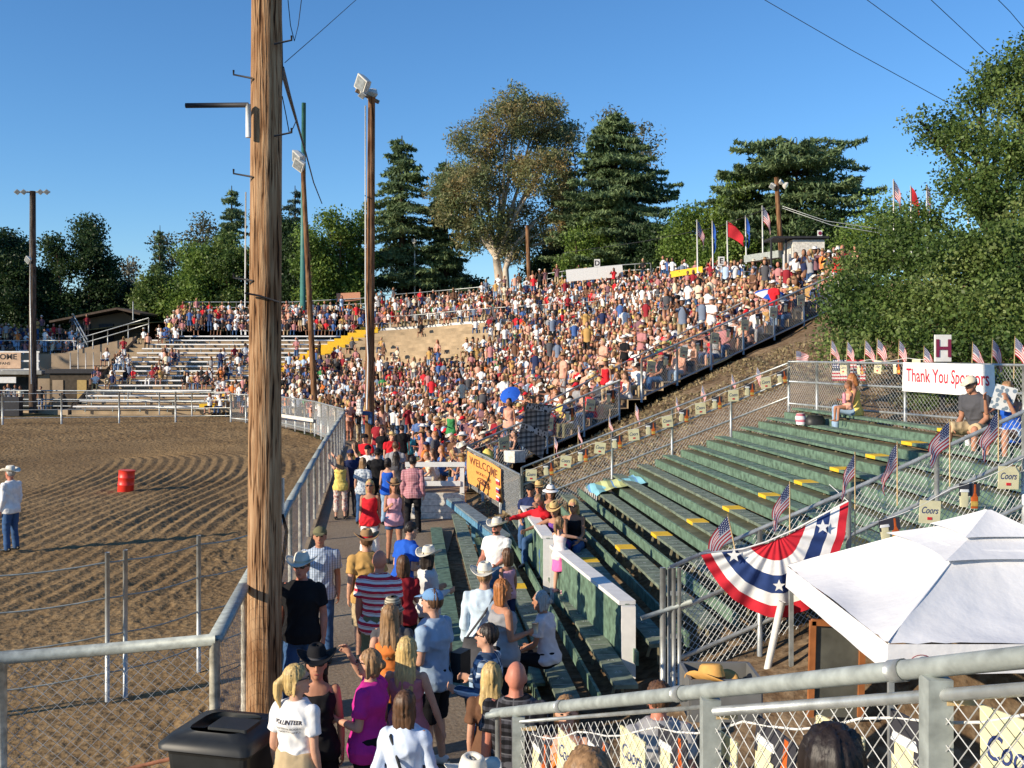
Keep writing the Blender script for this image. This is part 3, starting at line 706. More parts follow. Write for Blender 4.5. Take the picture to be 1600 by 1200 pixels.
CL={'white':(.80,.79,.77),'black':(.012,.012,.014),'red':(.60,.02,.03),'darkred':(.28,.02,.03),'blue':(.02,.10,.50),'navy':(.02,.03,.09),'lightblue':(.42,.55,.72),'greyblue':(.30,.40,.52),
 'pink':(.66,.34,.40),'magenta':(.52,.03,.26),'yellow':(.78,.60,.16),'green':(.05,.25,.08),'tan':(.50,.30,.10),'khaki':(.48,.37,.22),'grey':(.30,.30,.31),'darkgrey':(.08,.08,.09),'orange':(.75,.22,.05),'brown':(.14,.07,.04),
 'denim':(.045,.10,.22),'lightdenim':(.28,.40,.55),'olive':(.16,.15,.08),'purple':(.16,.06,.28),'teal':(.05,.30,.38),'cream':(.68,.60,.45),'peach':(.68,.36,.26),'straw':(.58,.40,.17),'felt':(.70,.66,.56),'brownfelt':(.30,.18,.09)}
def cm(c):
    if not isinstance(c,str): return c
    nice={'lightblue':'light blue','greyblue':'grey blue','darkred':'dark red','darkgrey':'dark grey','lightdenim':'light denim','brownfelt':'brown felt'}
    return cmat(nice.get(c,c)+' cloth',CL[c])
def remesh(mb,vox,it=3,tri=False):
    me=bpy.data.meshes.new('m'); me.from_pydata(mb.V,[],mb.F); ob=bpy.data.objects.new('m',me); COL.objects.link(ob)
    r=ob.modifiers.new('r','REMESH'); r.mode='VOXEL'; r.voxel_size=vox; r.use_smooth_shade=True
    if it: s=ob.modifiers.new('s','SMOOTH'); s.factor=.5; s.iterations=it
    dg=bpy.context.evaluated_depsgraph_get(); m2=bpy.data.meshes.new_from_object(ob.evaluated_get(dg))
    bpy.data.objects.remove(ob); bpy.data.meshes.remove(me); return m2
X=Vector((1,0,0)); Yv=Vector((0,1,0)); Zv=Vector((0,0,1))
def add_part(name,me,m,parent):
    me.name=name; me.materials.clear(); me.materials.append(m); o=bpy.data.objects.new(name,me); COL.objects.link(o); o.parent=parent; return o
def nrm(v): return Vector(v).normalized()
def ruffle(me,kind,seed,k=1.0):
    n=len(me.vertices); co=np.empty(n*3,np.float32); me.vertices.foreach_get('co',co); co=co.reshape(-1,3).astype(float)
    no=np.empty(n*3,np.float32); me.vertices.foreach_get('normal',no); no=no.reshape(-1,3)
    x,y,z=co.T; a=np.arctan2(y,x)
    if kind=='hair': h=(vnoise(a*9+seed,z*4,1.0,51)-.5)*.016+(vnoise(a*26,z*6+seed,1.0,52)-.5)*.009
    elif kind=='shirt':
        w=vnoise(x*7+seed,z*7,1.0,53)*1.4
        h=(np.abs(vnoise(x*9+z*5+seed,z*7-y*6+w,1.0,54)-.5)*-2+.5)*.020+(vnoise(x*22+seed,z*16+y*14,1.0,55)-.5)*.007
    else:
        h=(np.abs(vnoise(x*8+y*6+seed,z*9,1.0,56)-.5)*-2+.5)*.016+(vnoise(x*20,z*22+seed,1.0,57)-.5)*.006
    co+=no*(h*k)[:,None]; me.vertices.foreach_set('co',co.astype(np.float32).ravel()); me.update()
RS=[0]
def figure(H=1.7,sex='m',pose='stand',fat=1.0,arms=((.12,-.1,-1),(.05,.25,-1)),armsR=None,lean=0.0,turn=0.0,headturn=0.0,headtilt=0.0,shirt='white',sleeve='tee',bottom='denim',blen='full',
           hair='brown',hairlen='short',hat=None,glasses=False,shoes='dark',skin=0,vox=.012,seat=.42,stride=.0,face=True,beard=False,skirt=False,child=False,legout=.0,hem=.0,fingers=True,root=None,wst=0,legs=True,knee=.0):
    """returns list of (name, mesh, material, subparent) in a local frame: +Y is the way the person faces, origin at the feet (or under the seat)"""
    k=H/1.75; fem=sex=='f'; fat*=1.06
    out=[]
    hipz=(.92*k if pose!='sit' else seat+.10*k)
    up=Vector((0,math.sin(lean),math.cos(lean))); sd=Vector((math.cos(turn),math.sin(turn),0)); fw=up.cross(sd)*-1
    fw=Vector((-math.sin(turn),math.cos(turn),0)); fw=(fw-up*fw.dot(up)).normalized()
    hip=Vector((0,0,hipz))
    P=lambda u,s=0,f=0: hip+up*(u*k)+sd*(s*k)+fw*(f*k)
    if fem: ST=[(-.09,.150,.105),(-.02,.172,.118),(.08,.155,.105),(.18,.122,.088),(.27,.130,.095),(.37,.145,.115),(.45,.150,.095),(.50,.140,.075),(.545,.07,.06)]; shw=.160
    else: ST=[(-.09,.150,.105),(-.02,.165,.115),(.08,.160,.112),(.18,.150,.105),(.28,.162,.112),(.38,.182,.122),(.46,.188,.105),(.51,.165,.085),(.56,.08,.065)]; shw=.195
    def torso(mb,inf=0,i0=0,i1=99,dz=0):
        st=[]
        for u,a,b in ST[i0:i1]:
            g=fat if u<.4 else 1+(fat-1)*.4; a=a+(.026 if inf>0 and u<.03 else 0); b=b+(.024 if inf>0 and u<.03 else 0)
            st.append((P(u+(dz if u==ST[i0][0] else 0),0,.01+(.05*(fat-1) if .0<u<.3 else 0)),sd*((a*(1+(g-1)*.6)+inf)*k),fw*((b*g+inf)*k)))
        mb.loft(st,16)
    # skeleton: arms
    sh=[P(.47,-shw,0),P(.47,shw,0)]
    A=[arms, armsR or tuple((v[0],v[1],v[2]) for v in arms)]
    J=[]
    for s_,S,(ua,fa) in ((-1,sh[0],A[0]),(1,sh[1],A[1])):
        du=nrm(sd*(ua[0]*s_)+fw*ua[1]+up*ua[2]); df=nrm(sd*(fa[0]*s_)+fw*fa[1]+up*fa[2])
        E=S+du*.29*k; Wr=E+df*.25*k; J.append((S,E,Wr,df))
    # legs
    LG=[]
    for s_ in (-1,1):
        h0=hip+Vector((math.cos(turn)*.09*k*s_,math.sin(turn)*.09*k*s_,-.04*k))
        h0=hip+sd*(.09*k*s_)-Zv*.03*k; F2=Vector((-math.sin(turn),math.cos(turn),0))
        if pose=='sit':
            kn=h0+F2*(.43*k)+sd*(s_*(.06+legout)*k)+Zv*(-.02+knee)*k; an=kn+F2*(.02+.10*stride*s_)*k-Zv*min(.42*k,max(.2,kn.z-.09*k+ (0 if seat>.35 else .0)))
        else:
            a=stride*s_
            kn=h0+F2*(a*.5+.02)*k+sd*s_*.015*k-Zv*.40*k; an=h0+F2*(a*.95-.02)*k+sd*s_*.03*k-Zv*(.80)*k
            an.z=max(an.z,.085*k) if stride==0 or True else an.z
        LG.append((h0,kn,an,F2))
    hd=P(.70,0,.025); ht=R(headturn)
    hs=(sd*math.cos(ht)+fw*math.sin(ht)); hf=(fw*math.cos(ht)-sd*math.sin(ht)); hu=(up+hf*headtilt).normalized(); hf=(hf-hu*hf.dot(hu)).normalized()
    kk=k*1.05 if not child else k*1.24
    hc=hd+hu*(.0 if not child else .03)
    Hh=lambda s,f,u: hc+hs*(s*kk)+hf*(f*kk)+hu*(u*kk)
    b=MB()
    torso(b,-.012)
    b.tube([P(.50,0,.0),P(.58,0,.01),Hh(0,-.005,-.07)],[.062*k,.052*k if fem else .060*k,.055*k],12,sphere=True)
    b.ell(Hh(0,-.008,.015),hs*.076*kk,hf*.096*kk,hu*.108*kk,14,10)
    b.ell(Hh(0,.022,-.045),hs*.060*kk,hf*.068*kk,hu*.070*kk,12,8)
    b.tube([Hh(0,.082,.022),Hh(0,.108,-.018)],[.010*kk,.015*kk],8,sphere=True)
    b.ell(Hh(0,.083,-.058),hs*.024*kk,hf*.012*kk,hu*.010*kk,8,6)
    b.ell(Hh(0,.076,-.088),hs*.026*kk,hf*.020*kk,hu*.020*kk,8,6)
    b.ell(Hh(0,.082,.045),hs*.055*kk,hf*.013*kk,hu*.010*kk,8,6)
    for s_ in (-1,1): b.ell(Hh(s_*.078,-.008,-.005),hs*.010*kk,hf*.020*kk,hu*.031*kk,8,6)
    armr=(.047 if not fem else .040)*(1+(fat-1)*.5)
    for (S,E,Wr,df),s_ in zip(J,(-1,1)):
        b.tube([S,S.lerp(E,.5),E],[armr*1.12*k,armr*1.0*k,armr*.82*k],10,sphere=True)
        b.tube([E,E.lerp(Wr,.35),Wr],[armr*.82*k,armr*.86*k,armr*.56*k],10,sphere=True)
        inw=(-sd*s_); w=nrm(df.cross(inw)) if df.cross(inw).length>.1 else fw
        nn=nrm(w.cross(df)); 
        if nn.dot(inw)<0: nn=-nn
        b.loft([(Wr,w*.026*k,nn*.020*k),(Wr+df*.04*k,w*.040*k,nn*.017*k),(Wr+df*.085*k,w*.042*k,nn*.014*k),(Wr+df*.095*k,w*.036*k,nn*.010*k)],10)
        if fingers:
            for q,(o,L) in enumerate(((-.030,.060),(-.010,.075),(.011,.070),(.030,.055))):
                p0=Wr+df*.085*k+w*o*k; p1=p0+(df*.8+nn*.35)*L*.5*k+w*o*.12*k; p2=p1+(df*.5+nn*.75)*L*.5*k
                b.tube([p0,p1,p2],[.0098*k,.0092*k,.0080*k],7,sphere=True)
            sgn=1 if w.dot(fw)>0 else -1
            p0=Wr+df*.02*k+w*sgn*.028*k; p1=p0+(df*.6+w*sgn*.7+nn*.25)*.040*k; p2=p1+(df*.85+nn*.4)*.032*k
            b.tube([p0,p1,p2],[.0125*k,.0108*k,.0088*k],7,sphere=True)
        else: b.loft([(Wr+df*.08*k,w*.036*k,nn*.014*k),(Wr+df*.15*k+nn*.02*k,w*.030*k,nn*.012*k)],8)
    lf=1+(fat-1)*.5
    if legs:
        for h0,kn,an,F2 in LG:
            b.tube([h0,h0.lerp(kn,.5),kn],[.085*lf*k,.072*lf*k,.052*lf*k],12,sphere=True)
            b.tube([kn,kn.lerp(an,.3),kn.lerp(an,.6),an],[.052*lf*k,.056*lf*k,.046*k,.036*k],12,sphere=True)
            b.loft([(an+F2*-.045*k-Zv*.03*k,sd*.030*k,Zv*.034*k),(an+F2*.03*k-Zv*.045*k,sd*.038*k,Zv*.034*k),(an+F2*.13*k-Zv*.060*k,sd*.042*k,Zv*.020*k),(an+F2*.17*k-Zv*.063*k,sd*.028*k,Zv*.013*k)],10)
    out.append(('body',remesh(b,vox if fingers else vox,2),SKIN[skin],None))
    # shirt
    if sleeve!='bare':
        m=MB(); torso(m,.016,2 if hem<-.05 else 0,len(ST) if sleeve not in('tank',) else 7,(-.03-hem) if hem>=-.05 else 0)
        if sleeve=='tank':
            for s_ in (-1,1): m.tube([P(.42,s_*.085,.07),P(.50,s_*.095,.02),P(.42,s_*.085,-.06)],.022*k,6,sphere=True)
        if fem:
            for s_ in (-1,1): m.ell(P(.34,s_*.065,.095),sd*.062*k,fw*.048*k,up*.060*k,10,8)
        for S,E,Wr,df in J:
            if sleeve=='tee': m.tube([S+(E-S)*.05,S.lerp(E,.3),S.lerp(E,.66)],[(armr*1.12+.018)*k,(armr+.022)*k,(armr+.026)*k],12,sphere=False)
            elif sleeve=='cap': m.tube([S-(E-S)*.05,S.lerp(E,.28)],[(armr+.016)*1.15*k,(armr+.016)*k],12)
            elif sleeve=='long':
                m.tube([S+(E-S)*.10,S.lerp(E,.5),E],[(armr*1.1+.012)*k,(armr+.009)*k,(armr+.007)*k],12,sphere=True)
                m.tube([E,E.lerp(Wr,.5),E.lerp(Wr,.93)],[(armr+.012)*k,(armr+.006)*k,(armr-.004)*k],12,sphere=True)
            if sleeve in('tee','long','cap'): m.ell(S-up*.008*k,sd*(armr*1.15+.016)*k,fw*(armr*1.15+.016)*k,up*(armr*1.1+.013)*k,10,8)
        RS[0]+=1.7; me=remesh(m,vox*1.15,3); ruffle(me,'shirt',RS[0]); out.append(('shirt',me,cm(shirt),None))
    # trousers
    if legs:
        m=MB(); m.loft([(P(-.10),sd*.150*lf*k,fw*.115*fat*k),(P(-.03),sd*.180*lf*k,fw*.128*fat*k),(P(.06+wst,0,.012),sd*(.172 if wst<.02 else .160)*lf*k,fw*(.124 if wst<.02 else .118)*fat*k),(P(.09+wst,0,.015),sd*.150*lf*k,fw*.112*fat*k)],16)
        if skirt:
            e=.45
            c0=hip; c1=(LG[0][1]+LG[1][1])/2
            m.loft([(c0-Zv*.05*k,sd*.18*k,fw*.13*k),(c0.lerp(c1,e),sd*.20*k,Vector((0,.15*k,0)) if pose!='sit' else Zv*.12*k),(c0.lerp(c1,e*2),sd*.22*k,Vector((0,.17*k,0)) if pose!='sit' else Zv*.10*k)],16)
        else:
            for h0,kn,an,F2 in LG:
                e=.105*lf*k
                if blen=='full':
                    m.tube([h0,h0.lerp(kn,.5),kn],[e,.088*lf*k,.070*lf*k],12,sphere=True); m.tube([kn,kn.lerp(an,.5),kn.lerp(an,1.02)],[.070*lf*k,.064*lf*k,.062*k],12,sphere=True)
                elif blen=='crop':
                    m.tube([h0,h0.lerp(kn,.5),kn],[e,.090*lf*k,.074*lf*k],12,sphere=True); m.tube([kn,kn.lerp(an,.55)],[.074*lf*k,.076*lf*k],12,sphere=True)
                elif blen=='knee': m.tube([h0,h0.lerp(kn,.5),h0.lerp(kn,1.0)],[e,.095*lf*k,.090*lf*k],12)
                else: m.tube([h0,h0.lerp(kn,.22),h0.lerp(kn,.42)],[e,.098*lf*k,.095*lf*k],12)
        me=remesh(m,vox*1.2,3); ruffle(me,'leg',RS[0]); out.append(('skirt' if skirt else ('trousers' if blen in('full','crop') else 'shorts'),me,cm(bottom),None))
        if shoes:
            for h0,kn,an,F2 in LG:
                m=MB(); a=an-Zv*.0
                m.loft([(a+F2*-.075*k-Zv*.045*k,sd*.025*k,Zv*.030*k),(a+F2*-.055*k-Zv*.035*k,sd*.040*k,Zv*.050*k),(a+F2*.03*k-Zv*.038*k,sd*.046*k,Zv*.047*k),(a+F2*.12*k-Zv*.055*k,sd*.050*k,Zv*.031*k),(a+F2*.18*k-Zv*.060*k,sd*.045*k,Zv*.025*k),(a+F2*.205*k-Zv*.065*k,sd*.02*k,Zv*.014*k)],12)
                me=mesh_from('shoe',m.V,m.F,M_black,None,True); out.append(('shoe',me,{'dark':M_black,'white':M_white,'brown':cm('brown'),'pink':cm('pink')}[shoes],None))
    # hair
    if hairlen!='none':
        m=MB()
        m.ell(Hh(0,-.022,.032),hs*.086*kk,hf*.098*kk,hu*.104*kk,14,10)
        if hairlen!='short':
            m.ell(Hh(0,-.05,-.02),hs*.082*kk,hf*.062*kk,hu*.10*kk,12,8)
            for s_ in(-1,1): m.tube([Hh(s_*.060,-.0,.06),Hh(s_*.080,-.015,-.03),Hh(s_*.078,-.03,-.10)],[.022*kk,.022*kk,.016*kk],8,sphere=True)
        if hairlen=='long':
            m.loft([(Hh(0,-.05,.02),hs*.085*kk,hf*.05*kk),(Hh(0,-.07,-.10),hs*.095*kk,hf*.038*kk),(Hh(0,-.095,-.20),hs*.10*kk,hf*.030*kk),(Hh(0,-.115,-.32),hs*.075*kk,hf*.022*kk),(Hh(0,-.12,-.38),hs*.035*kk,hf*.012*kk)],14)
        if hairlen=='mid': m.loft([(Hh(0,-.04,.02),hs*.086*kk,hf*.06*kk),(Hh(0,-.05,-.09),hs*.096*kk,hf*.055*kk),(Hh(0,-.055,-.16),hs*.085*kk,hf*.04*kk)],14)
        if hairlen=='pony': m.tube([Hh(0,-.10,.03),Hh(0,-.15,-.02),Hh(0.01,-.155,-.12),Hh(0.02,-.13,-.22)],[.026*kk,.034*kk,.028*kk,.010*kk],10,sphere=True)
        if hairlen=='bun': m.ell(Hh(0,-.12,.0),hs*.04*kk,hf*.035*kk,hu*.045*kk,10,8)
        # keep the face free: drop everything in front of the brow line
        me=remesh(m,max(vox,.010),2)
        for v in me.vertices:
            q=v.co-hc; f=q.dot(hf)/kk; u=q.dot(hu)/kk; s=q.dot(hs)/kk
            lim=.066 if u>.065 else (.066-(.065-u)*1.3)
            lim=max(lim,-.02)
            if f>lim and u<.085: v.co-=hf*((f-lim)*kk)
        ruffle(me,'hair',RS[0]); out.append(('hair',me,hairm(hair),None))
    if beard:
        m=MB(); m.ell(Hh(0,.035,-.070),hs*.060*kk,hf*.058*kk,hu*.045*kk,12,8); out.append(('beard',mesh_from('beard',m.V,m.F,M_black,None,True),hairm(hair),None))
    if hat: out+=hat_parts(hat,Hh,hs,hf,hu,kk)
    if glasses:
        m=MB()
        for s_ in(-1,1): m.ell(Hh(s_*.034,.092,.025),hs*.030*kk,hf*.009*kk,hu*.019*kk,10,6)
        m.tube([Hh(-.02,.098,.03),Hh(.02,.098,.03)],.004*kk,6)
        for s_ in(-1,1): m.tube([Hh(s_*.062,.085,.03),Hh(s_*.082,0,.02)],.005*kk,6)
        out.append(('sunglasses',mesh_from('sunglasses',m.V,m.F,M_black,None,True),mat('dark lens',(.01,.01,.012),.15,.0,spec=.8),None))
    elif face:
        for s_ in(-1,1):
            m=MB(); m.ell(Hh(s_*.032,.084,.020),hs*.014*kk,hf*.006*kk,hu*.007*kk,8,6); out.append(('eye',mesh_from('eye',m.V,m.F,M_black,None,True),mat('dark eye',(.03,.02,.015),.2,0),None))
    if face:
        m=MB(); m.ell(Hh(0,.0945,-.058),hs*.023*kk,hf*.004*kk,hu*.006*kk,8,6); out.append(('mouth',mesh_from('mouth',m.V,m.F,M_black,None,True),mat('lips',(.35,.09,.08),.5,0),None))
    info=dict(J=J,hc=hc,hs=hs,hf=hf,hu=hu,k=k,kk=kk,P=P,hip=hip,LG=LG,Hh=Hh)
    return out,info
def hat_parts(hat,Hh,hs,hf,hu,kk):
    kind,colr=hat[0],hat[1]; mt=cm(colr) if isinstance(colr,str) else colr
    out=[]; brimR={'cowboy':(.165,.205),'straw':(.15,.17),'sun':(.16,.17),'bucket':(.12,.13)}.get(kind)
    if kind=='cap':
        m=MB(); m.ell(Hh(0,-.012,.052),hs*.090*kk,hf*.108*kk,hu*.085*kk,16,10)
        V=[v for v in m.V]; 
        m.loft([(Hh(0,.085,.060),hs*.070*kk,hu*.005*kk),(Hh(0,.130,.055),hs*.066*kk,hu*.005*kk),(Hh(0,.165,.045),hs*.045*kk,hu*.005*kk),(Hh(0,.176,.040),hs*.02*kk,hu*.004*kk)],14)
        # flatten the shell where it would hang over the face
        for i,v in enumerate(V):
            q=Vector(v)-Hh(0,0,0); u=q.dot(hu)/kk
            if u<.040: V[i]=tuple(Vector(v)+hu*((.040-u)*kk))
        m.V[:len(V)]=V
        out.append(('cap',mesh_from('cap',m.V,m.F,M_black,None,True),mt,None)); return out
    a,b=brimR; m=MB(); nr=4; ns=28; curl={'cowboy':.055,'straw':.035,'sun':-.03,'bucket':-.05}[kind]
    top=[]; z0=.062
    for r in range(nr+1):
        f=r/nr
        for i in range(ns):
            t=2*math.pi*i/ns; x=math.cos(t)*(.080+(a-.080)*f); y=math.sin(t)*(.098+(b-.098)*f)
            if kind in('cowboy','straw'): z=z0+curl*f*f*(abs(math.cos(t))**2)*1.2-.014*f*abs(math.sin(t))
            else: z=z0+curl*f
            top.append(Hh(x,y-.01,z))
    n1=len(top); bot=[v-hu*.006*kk for v in top]; m.V=[tuple(v) for v in top+bot]
    for r in range(nr):
        for i in range(ns):
            j=(i+1)%ns; q=(r*ns+i,r*ns+j,(r+1)*ns+j,(r+1)*ns+i); m.F.append(q); m.M.append(0); m.F.append(tuple(n1+v for v in q[::-1])); m.M.append(0)
    for i in range(ns):
        j=(i+1)%ns; m.F.append((nr*ns+i,nr*ns+j,n1+nr*ns+j,n1+nr*ns+i)); m.M.append(0)
    brim=('hat_brim',mesh_from('hat_brim',m.V,m.F,M_black,None,True),mt,None)
    m=MB(); h={'cowboy':.105,'straw':.095,'sun':.085,'bucket':.08}[kind]
    st=[(Hh(0,-.01,z0-.012),hs*.086*kk,hf*.104*kk),(Hh(0,-.01,z0+h*.5),hs*.080*kk,hf*.098*kk),(Hh(0,-.012,z0+h*.88),hs*.066*kk,hf*.086*kk),(Hh(0,-.012,z0+h),hs*.048*kk,hf*.070*kk),(Hh(0,-.012,z0+h*(.84 if kind=='cowboy' else 1.02)),hs*.018*kk,hf*.045*kk)]
    m.loft(st,20)
    out.append(('hat',mesh_from('hat',m.V,m.F,M_black,None,True),mt,None)); out.append(('hat_brim',brim[1],mt,'hat'))
    m=MB(); m.loft([(Hh(0,-.01,z0-.004),hs*.0875*kk,hf*.1055*kk),(Hh(0,-.01,z0+.020),hs*.0865*kk,hf*.1045*kk)],20)
    band=hat[2] if len(hat)>2 else 'brown'; out.append(('hat_band',mesh_from('hat_band',m.V,m.F,M_black,None,True),cm(band),'hat'))
    return out
def place(out,loc,rot,label,group=None):
    t=thing('person',loc,label,'person',group,R(rot)); done={}
    for nm,me,m,sub in out:
        o=add_part(nm,me,m,done.get(sub,t)); done.setdefault(nm,o)
        if sub: ORG[o.name]=Vector(loc)
    return t
def person(px,ytop,label,H=1.7,Y=None,z=0.02,face=0,sitz=None,**kw):
    """stand the person so that the top of the head shows at pixel (px,ytop); the feet rest on z"""
    hatx=.075 if kw.get('hat') and kw['hat'][0]!='cap' else (.01 if kw.get('hat') else .0)
    if kw.get('pose')=='sit':
        total=(sitz or 0)+.10*H/1.75+.815*H/1.75+hatx; seat=(sitz-z); kw['seat']=seat
    else: total=z+H+hatx
    if Y is None: Y=F*(HC-total)/(ytop-HOR)
    x=(px-800)/F*Y
    o,info=figure(H=H,**kw); t=place(o,(x,Y,z),face,label); t['_x']=0
    del t['_x']
    return t,info
def child(t,name,mb,m,smooth=True):
    me=mesh_from(name,mb.V,mb.F,m,None,smooth); o=bpy.data.objects.new(name,me); COL.objects.link(o); o.parent=t; return o
HANG=((.16,-.06,-1),(.06,.22,-1)); WALK1=((.14,.25,-1),(.03,.5,-1)); WALK2=((.14,-.3,-1),(.03,.05,-1))
CARRY=((.12,.05,-1),(-.15,1,.15)); UPHEAD=((.45,.75,.15),(-.6,.35,.75)); PHONE=((.15,.35,-1),(-.35,.9,.55)); LAP=((.10,.35,-1),(-.2,.9,-.35)); REACH=((.15,1,.15),(0,1,.1)); LEANF=((.2,.9,-.35),(-.5,.7,0))
# ---------------------------------------------------------------- the people in front, one by one
V1=.011
t,i=person(472,858,'man in black shirt, jeans and white cowboy hat walking up beside the wooden pole',H=1.82,face=176,arms=HANG,armsR=HANG,fat=1.15,shirt='black',sleeve='tee',bottom='denim',hair='brown',hat=('cowboy','felt','cream'),glasses=True,skin=2,stride=.16,vox=V1)
t,i=person(500,822,'man in light blue short sleeved shirt and brown cap behind the black shirted cowboy',H=1.80,face=186,shirt=pattern_mat('pale blue check','plaid',(.42,.52,.66),(.52,.60,.72),None,30),sleeve='tee',bottom='denim',hair='brown',hat=('cap','olive'),skin=1,stride=-.14,vox=V1,fat=1.05)
t,i=person(462,1040,'blonde woman in white printed volunteer shirt and khaki trousers at the bottom left',H=1.68,face=-20,headturn=-55,sex='f',fat=1.15,shirt='white',sleeve='tee',bottom='khaki',hair='blonde',hairlen='pony',glasses=True,vox=.010,hem=-.10,wst=.05)
m=MB()
bk=i['P'](.40,0,-.178); text(m,'VOLUNTEER',bk,X,Zv,width=.24,height=.032,bold=.03,warp=lambda x,y:Yv*(x*x*1.1)); text(m,'OLD TOWN RODEO',bk-Zv*.05,X,Zv,width=.22,height=.016,warp=lambda x,y:Yv*(x*x*1.1)); text(m,'PARADE AND DANCE',bk-Zv*.078,X,Zv,width=.20,height=.014,warp=lambda x,y:Yv*(x*x*1.1))
from mathutils.bvhtree import BVHTree
sm_=[c for c in t.children if c.name.startswith('shirt')][0].data; bv=BVHTree.FromPolygons([v.co for v in sm_.vertices],[p.vertices for p in sm_.polygons])
Vn=[]
for v in m.V:
    h=bv.ray_cast(Vector((v[0],-1.0,v[2])),Vector((0,1,0))); Vn.append(tuple(h[0]+Vector((0,-.004,0))) if h[0] else v)
m.V=Vn; child(t,'shirt_lettering',m,M_letterK)
t,i=person(495,1000,'woman in black with black cowboy hat and sunglasses holding a bottle',H=1.68,face=190,sex='f',arms=HANG,armsR=CARRY,shirt='black',sleeve='tank',bottom='black',hair='dark',hairlen='long',hat=('cowboy','black','darkgrey'),glasses=True,skin=1,vox=.010)
Wr=i['J'][1][2]+i['J'][1][3]*.08
m=MB(); m.tube([Wr-Zv*.05,Wr+Zv*.07,Wr+Zv*.10,Wr+Zv*.16],[.032,.032,.014,.012],12); b=child(t,'held_bottle',m,mat('brown glass',(.06,.02,.01),.1,0,spec=.8))
# as a held thing it is an object of its own
M4=t.matrix_world.copy(); 
def own(o,t,name,label,cat):
    bpy.context.view_layer.update(); mw=t.matrix_world.copy(); o.parent=None; o.matrix_world=mw; o.name=name; return tag(o,label,cat)
own(b,t,'drink_bottle','brown bottle held by the woman in the black cowboy hat','bottle')
t,i=person(580,1015,'woman in magenta polo shirt shading her eyes and holding a camera',H=1.66,face=68,sex='f',fat=1.22,arms=CARRY,armsR=((.35,.8,.10),(-.45,.25,.85)),shirt='magenta',sleeve='tee',bottom='black',hair='lightbrown',hairlen='bun',glasses=True,skin=0,vox=.010,headturn=5)
Wr=i['J'][0][2]+i['J'][0][3]*.10
m=MB(); m.box(Wr+Zv*.02,(.13,.06,.085)); m.tube([Wr+Yv*.03,Wr+Yv*.09],[.032,.030],14); own(child(t,'camera_body',m,M_black,False),t,'hand_camera','black camera held low by the woman in magenta','camera')
t,i=person(632,1080,'woman with shoulder length brown hair in pale blue pleated blouse, back turned',H=1.60,face=-8,sex='f',arms=((.25,.0,-1),(.0,.6,-.7)),shirt=cmat('pale blue blouse cloth',(.60,.68,.82)),sleeve='long',bottom='denim',hair='brown',hairlen='mid',vox=.010,fat=1.1)
m=MB(); m.tube([i['P'](.50,-.10,.05),i['P'](.48,-.10,-.08),i['P'](.25,-.0,-.15),i['P'](.02,.16,-.10)],.012,6,sphere=True); child(t,'bag_strap',m,M_black)
t,i=person(635,996,'platinum blonde long haired woman in peach strapped top, seen from behind',H=1.66,face=-5,sex='f',arms=HANG,armsR=((.35,.1,-1),(.3,.2,-1)),shirt=cmat('dusty rose cloth',(.45,.17,.20)),sleeve='tank',bottom='darkgrey',blen='knee',hair='blonde',hairlen='long',vox=.010)
t,i=person(610,945,'woman with very long light brown hair and orange top in the walkway crowd',H=1.70,face=10,sex='f',arms=HANG,shirt='orange',sleeve='tank',bottom='denim',hair='lightbrown',hairlen='long',vox=V1,headturn=-10)
t,i=person(678,920,'man in grey blue shirt, blue cap and black shorts with white socks',H=1.80,face=62,fat=1.22,arms=CARRY,armsR=HANG,shirt='greyblue',sleeve='tee',bottom='black',blen='knee',hair='brown',hat=('cap',cmat('washed blue cap cloth',(.16,.30,.50))),shoes='white',vox=V1)
m=MB(); m.box(i['P'](.05,.24,-.16),(.20,.12,.30)); own(child(t,'b',m,M_black,False),t,'shoulder_bag','black bag hanging at the back of the blue capped man','bag')
t,i=person(592,860,'bald heavy man in red and white striped shirt walking away',H=1.80,face=-12,fat=1.3,arms=HANG,shirt=pattern_mat('red white striped cloth','stripe',(.55,.03,.06),(.75,.68,.66),(.45,.02,.04),13),sleeve='tee',bottom='olive',blen='knee',hair='brown',hairlen='none',skin=2,vox=V1,stride=.1)
t,i=person(613,924,'person with striped knitted bucket hat behind the long haired woman',H=1.66,face=0,sex='f',shirt='darkgrey',sleeve='tee',hair='brown',hairlen='mid',hat=('bucket',pattern_mat('striped hat cloth','stripe',(.12,.11,.08),(.48,.43,.32),None,40),'darkgrey'),vox=V1,legs=True,bottom='darkgrey')
t,i=person(630,868,'woman with short brown hair in dark red shirt with a shoulder strap',H=1.60,face=12,sex='f',shirt='darkred',sleeve='tee',bottom='black',hair='brown',hairlen='mid',vox=V1,arms=CARRY)
m=MB(); m.tube([i['P'](.52,-.09,.02),i['P'](.45,-.09,-.115),i['P'](.2,-.16,-.12),i['P'](-.05,-.20,-.05)],.016,6,sphere=True); child(t,'bag_strap',m,M_black)
t,i=person(573,823,'man in mustard tan shirt and wide brown hat with red band, back turned',H=1.74,face=20,shirt='tan',sleeve='tee',bottom='khaki',blen='knee',hair='brown',hat=('cowboy','brownfelt','red'),vox=V1,fat=1.1)
t,i=person(627,815,'dark haired man in bright blue shirt facing right',H=1.74,face=-50,lean=.22,shirt='blue',sleeve='tee',bottom='darkgrey',hair='dark',vox=V1,arms=CARRY)
t,i=person(668,848,'woman in pale grey jacket and white cowboy hat beside the benches',H=1.62,face=-55,sex='f',shirt=cmat('pale grey jacket cloth',(.55,.55,.55)),sleeve='long',bottom='black',hair='dark',hairlen='mid',hat=('cowboy','felt','cream'),vox=V1,headturn=25,arms=CARRY)
V2=.014
